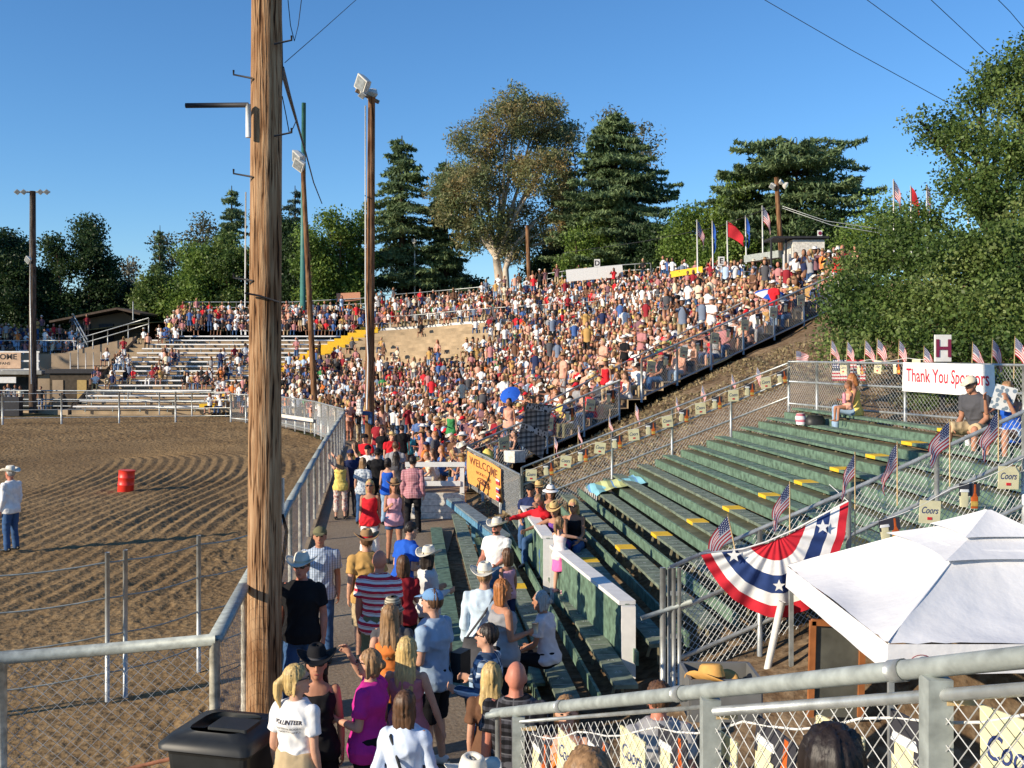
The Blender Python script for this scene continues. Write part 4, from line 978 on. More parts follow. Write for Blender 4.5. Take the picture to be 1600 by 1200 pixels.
t,i=person(578,750,'woman in bright red sleeveless blouse and white trousers, short blonde hair',H=1.66,face=178,sex='f',shirt='red',sleeve='tank',bottom='white',blen='crop',hair='blonde',hairlen='mid',glasses=True,skin=1,vox=V2,stride=.1,fat=1.1)
t,i=person(616,744,'woman in pink tank top, denim shorts and brown hat',H=1.66,face=190,sex='f',shirt='pink',sleeve='tank',bottom='denim',blen='short',hair='brown',hairlen='mid',hat=('cowboy','brownfelt','dark' if 0 else 'brown'),glasses=True,skin=1,vox=V2,stride=-.1,armsR=PHONE)
t,i=person(645,713,'man in pink checked long sleeved shirt and black trousers, back turned',H=1.78,face=-6,shirt=pattern_mat('pink check cloth','plaid',(.50,.20,.24),(.62,.34,.36),None,26),sleeve='long',bottom='black',hair='dark',vox=V2,stride=.08)
t,i=person(532,711,'woman in yellow top and pale printed trousers leaning on the arena fence',H=1.62,face=12,sex='f',shirt='yellow',sleeve='tank',bottom=pattern_mat('pale printed trousers','dots',(.66,.55,.48),(.50,.25,.22),None,16),blen='crop',hair='lightbrown',hairlen='long',vox=V2,arms=((.3,.7,.45),(.1,.8,.5)),armsR=HANG)
t,i=person(548,702,'man in navy shirt and cap reaching over the arena fence',H=1.72,face=30,shirt='navy',sleeve='tee',bottom='darkgrey',hair='brown',hat=('cap','navy'),vox=V2,arms=((.3,.8,.4),(.1,.9,.3)))
t,i=person(567,715,'woman in grey patterned blouse with shoulder length hair by the arena fence',H=1.63,face=-10,sex='f',shirt=pattern_mat('grey floral cloth','dots',(.48,.52,.56),(.22,.27,.34),None,18),sleeve='tee',bottom='denim',hair='lightbrown',hairlen='mid',vox=V2)
t,i=person(590,700,'man in loose black shirt and black cap among the walkway crowd',H=1.75,face=5,shirt='black',sleeve='tee',bottom='black',hair='dark',hat=('cap','black'),vox=V2,fat=1.15)
t,i=person(606,716,'woman in bright blue racer back top with dark hair up',H=1.62,face=-12,sex='f',shirt='blue',sleeve='tank',bottom='lightdenim',hair='dark',hairlen='bun',vox=V2)
t,i=person(619,706,'woman with long black hair standing before the man in pink check',H=1.66,face=0,sex='f',shirt='darkgrey',sleeve='tee',bottom='black',hair='dark',hairlen='long',vox=V2)
rows=[(618,690,'man with cropped brown hair in pale grey shirt in the walkway','m','grey','khaki',None,0,1.78,'brown'),
(571,678,'man in red shirt and dark cap with a yellow strap by the fence','m','red','darkgrey',('cap','black'),160,1.76,'dark'),
(575,695,'man in white shirt with black cap walking toward the camera','m','white','denim',('cap','black'),176,1.74,'dark'),
(655,650,'man in blue tee shirt and khaki shorts standing with his back turned','m',cmat('mid blue tee cloth',(.10,.17,.36)),'khaki',None,-10,1.80,'brown'),
(681,650,'man in loose white tee shirt and olive shorts facing the crowd','m','white','olive',None,60,1.80,'grey'),
(597,668,'woman in black shirt near foot of the tall floodlight pole','f','black','denim',None,170,1.68,'dark'),
(612,672,'person in red shirt and straw hat near the tall floodlight pole','m','red','denim',('straw','straw'),200,1.7,'brown'),
(628,664,'man in black tee shirt standing right of the floodlight pole','m','black','khaki',None,10,1.76,'dark'),
(640,676,'child in teal shirt among adults in the walkway','m','teal','darkgrey',None,20,1.4,'brown'),
(590,655,'man in dark red shirt leaning at the far end of walkway','m','darkred','denim',None,150,1.74,'dark'),
(555,690,'woman in yellow shirt hugging the arena fence far down','f','yellow','denim',None,60,1.6,'brown')]
for px,yt,lb,sx,sh,bt,ht_,fc,H_,hr in rows:
    t,i=person(px,yt,lb,H=H_,face=fc,sex=sx,shirt=sh,sleeve='tee',bottom=bt,blen='knee' if bt in('khaki','olive') else 'full',hair=hr,hairlen='short' if sx=='m' else 'long',hat=ht_,vox=.018,fingers=False,face_=None) if False else person(px,yt,lb,H=H_,face=fc,sex=sx,shirt=sh,sleeve='tee',bottom=bt,blen='knee' if bt in('khaki','olive') else 'full',hair=hr,hairlen='short' if sx=='m' else 'long',hat=ht_,vox=.018,fingers=False)
t,i=person(562,637,'man in white shirt and dark vest sitting on top of the arena fence',H=1.78,face=-70,pose='sit',sitz=1.62,z=1.17,Y=43,shirt=pattern_mat('white and black vest','plaid',(.7,.7,.68),(.5,.5,.5),(.03,.03,.03),8),sleeve='long',bottom='denim',hair='dark',vox=.018,fingers=False)
# seated and standing in the low benches
t,i=person(777,808,'seated man in white shirt and white cowboy hat with dark sunglasses on the lowest bench',H=1.82,face=150,pose='sit',sitz=.26,z=-.12,Y=18.3,fat=1.3,arms=LAP,shirt='white',sleeve='tee',bottom='denim',hair='dark',hat=('cowboy','felt','cream'),glasses=True,skin=2,vox=V1,beard=True)
t,i=person(757,874,'person in pale blue shirt and cream cowboy hat with a large dark bag',H=1.72,face=-8,fat=1.05,shirt=cmat('pale blue denim shirt cloth',(.52,.64,.74)),sleeve='long',bottom='lightdenim',hair='lightbrown',hat=('cowboy','felt','cream'),vox=V1)
m=MB(); m.loft([(i['P'](-.30,-.05,-.22),X*.19,Yv*.05),(i['P'](-.10,-.05,-.20),X*.18,Yv*.075),(i['P'](.03,-.05,-.18),X*.16,Yv*.05)],16); 
m.tube([i['P'](.0,-.2,-.17),i['P'](.3,.02,-.15),i['P'](.50,.13,-.07),i['P'](.53,.13,.0)],.014,6,sphere=True); own(child(t,'b',m,cm('darkgrey')),t,'shoulder_bag','big charcoal shoulder bag carried by the cream hatted person','bag')
t,i=person(784,905,'red haired woman in grey tank top turned right, drink in hand',H=1.68,face=-62,sex='f',fat=1.2,arms=HANG,armsR=CARRY,shirt='grey',sleeve='tank',bottom='black',hair='red',hairlen='mid',skin=1,vox=V1)
Wr=i['J'][1][2]+i['J'][1][3]*.1
m=MB(); m.tube([Wr-Zv*.04,Wr+Zv*.08],[.03,.04],12); own(child(t,'cup',m,mat('clear plastic cup',(.6,.5,.35),.2,0,spec=.6)),t,'drink_cup','amber plastic cup held by the red haired woman','cup')
t,i=person(793,880,'young child with brown hair and pink straps beside the cream hatted person',H=1.2,face=40,sex='f',Y=14.2,child=True,z=.25,shirt='pink',sleeve='tank',bottom='navy',hair='brown',hairlen='mid',skin=1,vox=V1)
t,i=person(764,975,'young man in blue plaid shirt and wrap sunglasses looking left',H=1.66,face=72,shirt=pattern_mat('blue plaid cloth','plaid',(.05,.09,.17),(.28,.36,.46),(.55,.6,.62),11),sleeve='long',bottom='denim',hair='dark',glasses=True,skin=0,vox=V1,arms=CARRY)
t,i=person(768,1036,'pale blonde straight haired woman in brown top beside the bald man',H=1.58,face=-5,sex='f',shirt='brown',sleeve='tee',bottom='denim',hair='blonde',hairlen='long',vox=.010)
t,i=person(806,1035,'bald sunburnt man in black checked shirt seen from behind',H=1.74,face=-10,fat=1.3,shirt=pattern_mat('black check cloth','plaid',(.014,.014,.017),(.06,.06,.07),(.10,.10,.11),15),sleeve='tee',bottom='darkgrey',blen='knee',hair='brown',hairlen='none',skin=2,vox=.010,headtilt=.1)
t,i=person(859,937,'grey haired woman in white tee shirt and black trousers seated on the second bench',H=1.64,face=66,sex='f',pose='sit',sitz=.47,z=.02,Y=12.3,shirt=cmat('off white tee cloth',(.72,.64,.64)),sleeve='tee',bottom='black',hair='grey',hairlen='bun',skin=1,vox=V1,lean=.15,arms=LAP,hem=-.04)
Wr=i['J'][0][2]+i['J'][0][3]*.1
m=MB(); m.tube([Wr-Zv*.03,Wr+Zv*.09],[.030,.042],12); own(child(t,'cup',m,mat('smoky cup',(.22,.2,.2),.2,0,spec=.6)),t,'drink_cup','clear plastic cup held by the grey haired woman','cup')
t,i=person(874,812,'small girl in white top and pink skirt standing on a bench at the white wall',H=1.14,face=-40,sex='f',child=True,z=.475,Y=15.9,arms=((.5,.6,-.15),(.2,.8,-.3)),shirt=pattern_mat('white pink hem cloth','stripe',(.80,.66,.66),(.80,.72,.72),None,2.5),sleeve='tank',bottom=cmat('hot pink cloth',(.80,.16,.42)),skirt=True,hair='lightbrown',hairlen='pony',shoes='pink',skin=0,vox=V1)
grp=[(830,752,'man in dark shirt and black cap with badge at the end of the white wall','m','navy',('cap','black'),172,'dark',20.6,.1),
(843,756,'person in wide tan hat half hidden behind the red shirted one','m','darkgrey',('straw','straw'),170,'brown',20.9,.1),
(848,768,'woman in red long sleeved shirt holding her hair over the white wall','f','red',None,150,'lightbrown',19.2,.2),
(860,752,'person in floppy white hat behind the red shirted woman','f','navy',('sun','white'),180,'brown',20.3,.1),
(874,765,'woman in striped straw hat and purple top leaning on the white wall','f','purple',('straw','straw','brown'),155,'brown',18.3,.30),
(899,782,'blonde woman with sunglasses and black top seated on the third bench','f','black',None,160,'blonde',18.5,.15)]
for px,yt,lb,sx,sh,ht_,fc,hr,Y_,ln in grp:
    t,i=person(px,yt,lb,H=1.68,face=fc,sex=sx,Y=Y_,pose='sit',sitz=.25+.222*2+(.0 if px!=843 else .0),z=.25,shirt=sh,sleeve='long' if sh=='red' else 'tank' if sx=='f' else 'tee',bottom='denim',hair=hr,hairlen='mid' if sx=='f' else 'short',hat=ht_,glasses=sx=='f' and hr=='blonde',vox=.013,lean=ln,arms=LAP if sh!='red' else UPHEAD,armsR=((.8,.5,-.25),(.3,.8,.1)) if sx=='f' else LAP,skin=1)
# top bench sitters
zb=.25+.222*12
t,i=person(1338,587,'woman in yellow tank top and pale jeans on the topmost bench holding a child',H=1.62,face=78,sex='f',pose='sit',sitz=zb,z=zb-.42,Y=21.2,shirt='yellow',sleeve='tank',bottom='lightdenim',hair='red',hairlen='mid',shoes=None,skin=1,vox=.013,arms=LAP,lean=.1,headtilt=.3,knee=.1)
t,i=person(1326,601,'small child with brown hair on the lap of the woman in yellow',H=1.0,face=95,child=True,pose='sit',sitz=zb+.16,z=zb-.10,Y=20.75,shirt='peach',sleeve='tank',bottom='peach',blen='short',hair='red',hairlen='mid',shoes=None,skin=1,vox=.013,arms=CARRY)
t=MB().tube([Wp(1319,630,20.5),Wp(1319,616,20.5),Wp(1319,613,20.5)],[.035,.035,.015],12).build('water_bottle',mat('pink bottle',(.6,.25,.3),.3,.3,30),None,True); tag(t,'pink and clear drink bottle held by the child on the topmost bench','bottle')
t,i=person(1532,597,'man in dark grey tee shirt, pale cap and khaki shorts on the topmost bench',H=1.80,face=118,pose='sit',sitz=zb,z=zb-.42,Y=16.3,lean=.3,fat=1.1,shirt='darkgrey',sleeve='tee',bottom='khaki',blen='knee',hair='brown',hat=('cap','cream'),glasses=True,skin=1,vox=.012,arms=LAP,legout=.08,knee=.05)
t,i=person(1584,612,'fair haired woman on the topmost bench hiding her face behind a programme',H=1.66,face=120,sex='f',pose='sit',sitz=zb,z=zb-.42,Y=15.3,lean=.2,shirt='blue',sleeve='tank',bottom='lightdenim',blen='short',hair='lightbrown',hairlen='long',skin=1,vox=.012,arms=((.25,.8,-.3),(-.2,.25,1)),knee=.08)
m=MB(); c=Wp(1568,622,15.0); m.box(c,(.30,.02,.36),(nrm((.94,-.2,-.25)),nrm((.2,.97,0)),nrm((.25,-.1,.95)))); tag(m.build('programme',pattern_mat('printed programme','dots',(.62,.64,.64),(.18,.24,.30),None,14)),'printed white programme held up by the fair haired woman','booklet')
# arena man
t,i=person(17,736,'man in white shirt, jeans and white cowboy hat standing in the arena dirt',H=1.76,z=.03,Y=21.6,face=72,shirt='white',sleeve='long',bottom='denim',hair='grey',hat=('cowboy','felt','cream'),skin=2,vox=.012,arms=((.1,-.05,-1),(.0,.35,-1)),fat=1.08)
# heads and shoulders below the camera
t,i=person(1302,1112,'dark short haired head in front of the near chain link railing',H=1.76,z=1.38,Y=2.9,face=-12,shirt='black',sleeve='tee',hair='dark',skin=0,vox=.007,legs=False)
t,i=person(920,1165,'blonde brown parted hair at the bottom edge of the photo before the railing',H=1.62,z=1.30,Y=3.3,face=0,sex='f',shirt='grey',sleeve='tee',hair='lightbrown',hairlen='mid',vox=.007,legs=False)
t,i=person(740,1174,'person in tall off white hat at the bottom edge left of the railing',H=1.72,z=.02,face=20,shirt='cream',sleeve='tee',hair='brown',hat=('cowboy','felt','cream'),vox=.010)
t,i=person(885,1088,'brown haired woman with hand at her mouth behind the chain link pennants',H=1.62,z=.02,face=175,sex='f',shirt='orange',sleeve='tank',hair='lightbrown',hairlen='mid',vox=.010,arms=((.1,.5,-.8),(-.3,.5,.9)))
t,i=person(1030,1066,'short haired man in pale grey shirt beyond the near railing',H=1.76,z=.02,face=10,shirt='grey',sleeve='tee',hair='brown',vox=.010,fat=1.1,skin=2)
t,i=person(1345,1190,'dark haired person at the very bottom below short haired head',H=1.7,z=1.2,Y=2.75,face=0,shirt='navy',sleeve='tee',hair='dark',hairlen='short',vox=.008,legs=False,hat=('cap','black'))
# ================================================================ CROWD
def in_frame(p,m=12):
    x,y=proj(p); return -m<x<1600+m and -m<y<1200+m
def dens(px,py,t,f,up):
    """how full the photo shows that bit of the stand"""
    if up: return .90 if t<2.2 else .93
    if t<.16: return 0
    if 566<px<735 and py<578: return .02 + (.10 if py>545 else 0)
    if 708<=px<800 and py<548: return .30
    if px<600 and py<556: return .08
    if px<600 and py<572: return .35
    if 800<=px<900 and py<530: return .62
    if py<600 and px<760: return .70
    if 560<px<740 and 556<py<600: return .72
    return .93
spots=[]
srng=random.Random(11)
def seat_rows(a,b,N,lift,up):
    for k in range(N):
        f=(k+.12)/N; t=.02; 
        while t<5.98:
            p=bowl(a,b,t,f); q=bowl(a,b,min(t+.01,5.99),f); sp=(q-p).length/.01
            t+=(.56+srng.random()*.14)/max(sp,1)
            z=bowl(a,b,t,(k+1)/N).z+lift
            pos=Vector((p.x,p.y,z)); px,py=proj(pos)
            if srng.random()>dens(px,py,t,f,up): continue
            ang=curve(0,t)-curve(1,t); ang=math.degrees(math.atan2(ang.y,ang.x))-90+srng.uniform(-28,28)
            st=srng.random()<(.05 if not up else .10) or (k==N-1 and srng.random()<.08)
            lz=bowl(a,b,t,max(k,.02)/N).z+lift
            j=Vector((srng.uniform(-.08,.08),srng.uniform(-.06,.06),0))
            spots.append((pos+j,ang,st,min(z-lz,.42),up,k,t))
seat_rows(0,1,NL,0,False); seat_rows(1,2,NU,.25,True)
def tseat(x,y,z,ang,st=False,h=.38): spots.append((Vector((x,y,z)),ang+srng.uniform(-25,25),st,h,2,0,0))
# the standing line along the middle walkway
for i in range(120):
    t=.5+srng.random()*3.7; p=curve(1,t); a=curve(0,t)-p; tseat(p.x,p.y+.3,p.z+.1,math.degrees(math.atan2(a.y,a.x))-90+srng.choice((0,0,90,-90,180)),True)
# groups on the aluminium benches
for px,py,n in ((262,575,4),(182,575,6),(205,598,3),(248,603,4),(275,572,5),(330,604,7),(300,612,5),(360,594,7),(378,580,4),(430,600,6),(410,608,6),(345,622,3),(160,607,5),(262,528,5),(240,536,3),(378,565,3),(195,580,3)):
    for i in range(n):
        x_=px+srng.uniform(-16,16); yy=py+srng.uniform(-5,5)
        f=min(max((648-yy)/(648-520),.02),.97); k=round(f*16-.5); f=(k+.5)/16; Yk=70.5+13.2*f
        tseat((x_-800)/F*Yk,Yk,.38+5.4*f,178,srng.random()<.05)
# rows above the aluminium benches
for k in range(5):
    y=85.2+1.3*k; z=6.0+.45*k; x=-29.6
    while x<-11.8:
        x+=.5+srng.random()*.12
        if srng.random()<.92: tseat(x,y,z,180,srng.random()<.08)
# shaded crowd on the side terrace
for k in range(5):
    y=85.3+.9*k; z=4.25+.36*k; x=-46.5
    while x<(-37.4 if k else -36):
        x+=.5+srng.random()*.15
        if srng.random()<.9: tseat(x,y,z+.05,178,srng.random()<.12)
for i in range(14): tseat(-42+i*.55+srng.uniform(-.2,.2),75+srng.random(),.0,180,True)
# crowd at the front of the middle stand and along the walkway edge
for i in range(46):
    Y=30+15*srng.random(); x=curve(0,5.8-(Y-29)/9).x+srng.uniform(-.9,.1) if False else -1.5-(Y-29)*.125+srng.uniform(-.9,.4)
    tseat(x,Y,.42 if i%3 else .02,80,i%3==0)
for i in range(40):
    Y=46+9*srng.random(); x=-4.5-(Y-46)*.55+srng.uniform(-1.8,.6); tseat(x,Y,.02,srng.uniform(0,360),True)
CL['dusk']=(.20,.10,.12); CL['rose']=(.45,.20,.20); CL['slate']=(.16,.20,.28); CL['softblue']=(.06,.13,.34)
PAL=[('white',32),('black',11),('red',5),('navy',9),('lightblue',4),('softblue',4),('rose',11),('peach',9),('yellow',1),('green',1),('tan',3),('grey',5),('darkgrey',9),('orange',2),('brown',4),('dusk',5),('slate',6),('cream',6),('darkred',6)]
PN=[p for p,w in PAL for _ in range(w)]
BN=['denim']*5+['khaki']*3+['black']*3+['lightdenim']*2+['white','olive','grey']
HN=['brown']*5+['dark']*4+['blonde']*4+['lightbrown']*3+['grey','red']
spots=[s for s in spots if in_frame(s[0]+Vector((0,0,.6)),25)]
# --- individuals: the ones that show largest
protos=[]
for sx,ps,kw in (('m','sit',dict(arms=LAP)),('f','sit',dict(arms=LAP,lean=.12)),('m','sit',dict(arms=LAP,armsR=PHONE,lean=.25)),('f','sit',dict(arms=CARRY,armsR=LAP)),('f','sit',dict(arms=((.2,.3,-1),(-.2,.7,.4)),armsR=UPHEAD)),
                 ('m','stand',dict(arms=HANG)),('f','stand',dict(arms=HANG,armsR=CARRY)),('m','stand',dict(arms=CARRY,armsR=HANG,stride=.1))):
    for hv in (None,('cowboy','felt','cream'),('cap','navy')) if ps=='sit' else (None,('straw','straw')):
        out,info=figure(H=1.72 if sx=='m' else 1.64,sex=sx,pose=ps,seat=.36,sleeve='tee' if sx=='m' else 'tank',blen='knee' if len(protos)%2 else 'full',hair='brown',hairlen='short' if sx=='m' else 'long',hat=hv,vox=.022,fingers=False,shoes=None,face=False,knee=.03,**kw)
        protos.append((sx,ps,hv,out,len(protos)%2))
spots.sort(key=lambda s:s[0].y)
NI=min(300-62,len(spots))
rowword=['front','second','third','fourth','fifth','sixth','seventh','eighth','ninth','tenth','eleventh','twelfth','thirteenth','fourteenth','fifteenth','sixteenth','seventeenth','eighteenth','nineteenth','twentieth','top']
used=set(); prevc='grey'; cword={'dusk':'plum','rose':'rose','slate':'slate blue','softblue':'mid blue','lightblue':'light blue','darkgrey':'dark grey','darkred':'dark red','lightdenim':'pale denim','cream':'cream','straw':'straw'}
first={}
for pos,ang,st,sh,up,k,t in spots[:NI]:
    cand=[p for p in protos if (p[1]=='stand')==bool(st)]
    for _ in range(60):
        pr=srng.choice(cand); c=srng.choice(PN); bt=srng.choice(BN); hr=srng.choice(HN)
        hatw=None; hc_=None
        if pr[2]:
            hc_=srng.choice(['straw','felt','brownfelt','white'] if pr[2][0]!='cap' else ['navy','red','white','black']); hatw={'straw':'straw','felt':'pale','brownfelt':'brown','white':'white','navy':'navy','red':'red','black':'black'}[hc_]+(' cap' if pr[2][0]=='cap' else ' hat')
        where=('in the '+rowword[min(k,20)]+' row') if up is False or up is True else 'by the walkway'
        lb='%s in %s top, %s %s, %s, %s %s'%({'m':'man','f':'woman'}[pr[0]],cword.get(c,c),cword.get(bt,bt),'shorts' if pr[4] else 'trousers',hatw or (cword.get(hr,hr).replace('lightbrown','light brown')+' hair'),'standing' if st else 'seated',where)
        if lb not in used: break
    used.add(lb)
    ztop=pos.z-(0 if st else .36)
    r=thing('person',(pos.x,pos.y,ztop),lb,'person','people in the crowded middle stand',R(ang)); r.scale=(1,1,1)
    r.scale=Vector((1,1,1))*srng.uniform(.93,1.05)
    ssk=srng.choice([0,0,1,1,2,3] if srng.random()<.5 else [0,1]); done={}
    for nm,me,m,sub in pr[3]:
        if nm=='hat_band': continue
        o=bpy.data.objects.new(nm,me); COL.objects.link(o); o.parent=done.get(sub,r)
        if not me.materials: me.materials.append(m)
        mt={'body':SKIN[ssk],'shirt':cm(c),'trousers':cm(bt),'shorts':cm(bt),'hair':hairm(hr)}.get(nm)
        if nm in('hat','hat_brim','cap'): mt=cm(hc_)
        if mt: o.material_slots[0].link='OBJECT'; o.material_slots[0].material=mt
        done.setdefault(nm,o)
    if up is False: pass
# --- the rest of the crowd: one mass of small figures
def lowfig(st,fem,hat,arm):
    parts=[]  # (V,F,partid)
    def grab(fn,pid):
        m=MB(); fn(m); parts.append((m.V,m.F,pid))
    hz=.90 if st else .10
    n=7
    grab(lambda m:m.loft([((0,0,hz-.05),X*.16,Yv*.11),((0,0,hz+.15),X*(.13 if fem else .16),Yv*.10),((0,0.02,hz+.38),X*.18,Yv*.12),((0,0.02,hz+.50),X*.16,Yv*.09),((0,.02,hz+.56),X*.06,Yv*.06)],n+1),1)
    grab(lambda m:m.ell(Vector((0,.05,hz+.70)),X*.078,Yv*.09,Zv*.115,7,5),0)
    grab(lambda m:m.ell(Vector((0,.015 if not fem else 0,hz+.74)),X*.092,Yv*.096,Zv*(.105 if not fem else .12),7,5),3)
    if fem: grab(lambda m:m.loft([((0,-.05,hz+.74),X*.085,Yv*.05),((0,-.09,hz+.56),X*.09,Yv*.04),((0,-.11,hz+.42),X*.05,Yv*.02)],6),3)
    for s in(-1,1):
        S=Vector((s*.19,.01,hz+.46))
        if arm==0: E=S+Vector((s*.05,.10,-.26)); Wr=E+Vector((-s*.10,.22,-.03))
        elif arm==1: E=S+Vector((s*.06,-.02,-.28)); Wr=E+Vector((-s*.02,.10,-.22))
        else: E=S+Vector((s*.06,.22,-.12)); Wr=E+Vector((-s*.12,.02,.24)) 
        grab(lambda m:m.tube([S,S.lerp(E,.6)],[.062,.055],6),1); grab(lambda m:m.tube([S.lerp(E,.55),E,Wr],[.043,.040,.032],5),0)
        h=Vector((s*.09,.02,hz-.03))
        if st: K=h+Vector((s*.02,.03,-.42)); A=K+Vector((0,-.03,-.42))
        else: K=h+Vector((s*.06,.42,.02)); A=K+Vector((0,.05,-.38))
        grab(lambda m:m.tube([h,K],[.09,.068],6),2); 
        if fem: grab(lambda m:m.tube([K,A],[.05,.038],5),0)
        else: grab(lambda m:m.tube([K,A],[.062,.05],5),2)
        grab(lambda m:m.box(A+Vector((0,.06,-.03)),(.08,.24,.07)),5)
    if hat: 
        grab(lambda m:m.loft([((0,.02,hz+.79),X*.17,Yv*.18),((0,.02,hz+.795),X*.17,Yv*.18)],9),4); grab(lambda m:m.loft([((0,.02,hz+.79),X*.088,Yv*.10),((0,.02,hz+.90),X*.06,Yv*.075)],8),4)
    V=[];Fq=[];pid=[]
    for v,f,p in parts:
        b=len(V); V+=v; 
        for q in f: 
            # triangulate everything so all faces have the same size
            for j in range(1,len(q)-1): Fq.append((b+q[0],b+q[j],b+q[j+1])); pid.append(p)
    return np.array(V),np.array(Fq),np.array(pid)
LOW={(st,fem,h,a):lowfig(st,fem,h,a) for st in(0,1) for fem in(0,1) for h in(0,1) for a in(0,1,2)}
AV=[];AF=[];AC=[];base=0
skc=[(.55,.30,.20),(.46,.24,.15),(.52,.22,.14),(.35,.18,.11),(.22,.11,.065)]
for pos,ang,st,sh,up,k,t in spots[NI:]:
    fem=srng.random()<.5; hat=srng.random()<(.24)
    V_,F_,pid=LOW[(int(bool(st)),int(fem),int(hat),srng.choice((0,0,1,1,2)))]
    a=R(ang); s=srng.uniform(.93,1.14); c,sn=math.cos(a),math.sin(a)
    W=V_*s; W=np.stack([W[:,0]*c-W[:,1]*sn+pos.x,W[:,0]*sn+W[:,1]*c+pos.y,W[:,2]+pos.z],-1)
    AV.append(W); AF.append(F_+base); base+=len(W)
    cs=np.array([srng.choice(skc),CL[srng.choice(PN)],CL[srng.choice(BN)],HAIR[srng.choice(HN)],CL[srng.choice(['straw','felt','white','cream','brownfelt','black'])],(.05,.04,.04)])
    if fem and srng.random()<.3: cs[2]=cs[0]
    AC.append(cs[pid])
AV=np.concatenate(AV);AF=np.concatenate(AF);AC=np.concatenate(AC)
M_crowd=mat('crowd cloth',(1,1,1),.85,.0,attr='col')
me=np_mesh('crowd',AV,AF,M_crowd)
def face_colors(me,C,k):
    a=me.color_attributes.new('col','FLOAT_COLOR','CORNER'); c=np.ones((len(C)*k,4),np.float32); c[:,:3]=np.repeat(C,k,0); a.data.foreach_set('color',c.ravel())
face_colors(me,AC,3)
o=bpy.data.objects.new('crowd',me); COL.objects.link(o); tag(o,'dense crowd of small seated and standing spectators filling the far stands','crowd',kind='stuff')
print('crowd individuals',NI,'mass',len(spots)-NI)

# ================================================================ TREES
def leafmat(name,rough=.55,tr=.25):
    m=bpy.data.materials.new(name); m.use_nodes=True; t=m.node_tree; n=t.nodes; l=t.links; b=n['Principled BSDF']
    a=n.new('ShaderNodeAttribute'); a.attribute_name='col'; l.new(a.outputs['Color'],b.inputs['Base Color']); b.inputs['Roughness'].default_value=rough; b.inputs['Specular IOR Level'].default_value=.3
    tl=n.new('ShaderNodeBsdfTranslucent'); l.new(a.outputs['Color'],tl.inputs[0]); mx=n.new('ShaderNodeMixShader'); mx.inputs[0].default_value=tr
    l.new(b.outputs[0],mx.inputs[1]); l.new(tl.outputs[0],mx.inputs[2]); l.new(mx.outputs[0],n['Material Output'].inputs[0]); return m
M_leaf=leafmat('leaves',.5,.38); M_needle=leafmat('needles',.6,.3)
M_bark=mat('dark bark',(.09,.06,.04),.95,.3,5,.02,10); M_barkw=mat('pale eucalyptus bark',(.50,.42,.33),.8,.25,2,.01,6)
def leaf_quads(C,size,asp,N=None,flat=0.0):
    n=len(C); r=rng
    a=r.normal(size=(n,3)); a/=np.linalg.norm(a,axis=1)[:,None]
    b=r.normal(size=(n,3)); 
    if flat>0: a[:,2]*=(1-flat); a/=np.linalg.norm(a,axis=1)[:,None]; b=np.stack([-a[:,1],a[:,0],np.zeros(n)],-1)+b*(1-flat)*.6
    b-=a*(a*b).sum(1)[:,None]; b/=np.linalg.norm(b,axis=1)[:,None]
    s=(size*r.uniform(.6,1.3,n))[:,None]
    A=a*s*asp; B=b*s
    V=np.stack([C-A,C-B*.55+A*.1,C+A,C+B*.55+A*.1],1).reshape(-1,3)
    return V,np.arange(n*4).reshape(-1,4)
def leaf_obj(name,C,size,asp,cols,m,parent,flat=0.0,var=.35,pn=1.2):
    C=np.asarray(C); V,Q=leaf_quads(C,size,asp,flat=flat)
    if parent is not None: o=ORG[parent.name]; V=V-np.array([o.x,o.y,o.z])
    me=np_mesh(name,V,Q,m); n=len(C); cols=[tuple(min(.42,x*1.25) for x in q) for q in cols]
    # clumps of slightly different leaf colour (young and old leaves; painted highlights in oaks)
    f=vnoise(C[:,0]*1.0+C[:,1]*.3,C[:,2]*1.0+C[:,1]*.5,pn,31)*.7+rng.random(n)*.3
    cols=np.array(cols); k=np.clip(f*1.3-.15,0,.999)*(len(cols)-1); i=k.astype(int); fr=(k-i)[:,None]
    c=cols[i]*(1-fr)+cols[np.minimum(i+1,len(cols)-1)]*fr; c=c*rng.uniform(1-var,1+var,(n,1))
    face_colors(me,c,4); ob=bpy.data.objects.new(name,me); COL.objects.link(ob)
    if parent is not None: ob.parent=parent; ORG[ob.name]=ORG[parent.name]
    return ob
def clumps(c,r,n,cr,per,shell=.55):
    c=np.array(c); r=np.array(r); d=rng.normal(size=(n,3)); d/=np.linalg.norm(d,axis=1)[:,None]
    P=c+d*r*(rng.uniform(shell,1.0,(n,1)))
    k=np.repeat(P,per,0); return k+np.clip(rng.normal(size=k.shape),-1.7,1.7)*cr*np.array([1,1,.7])
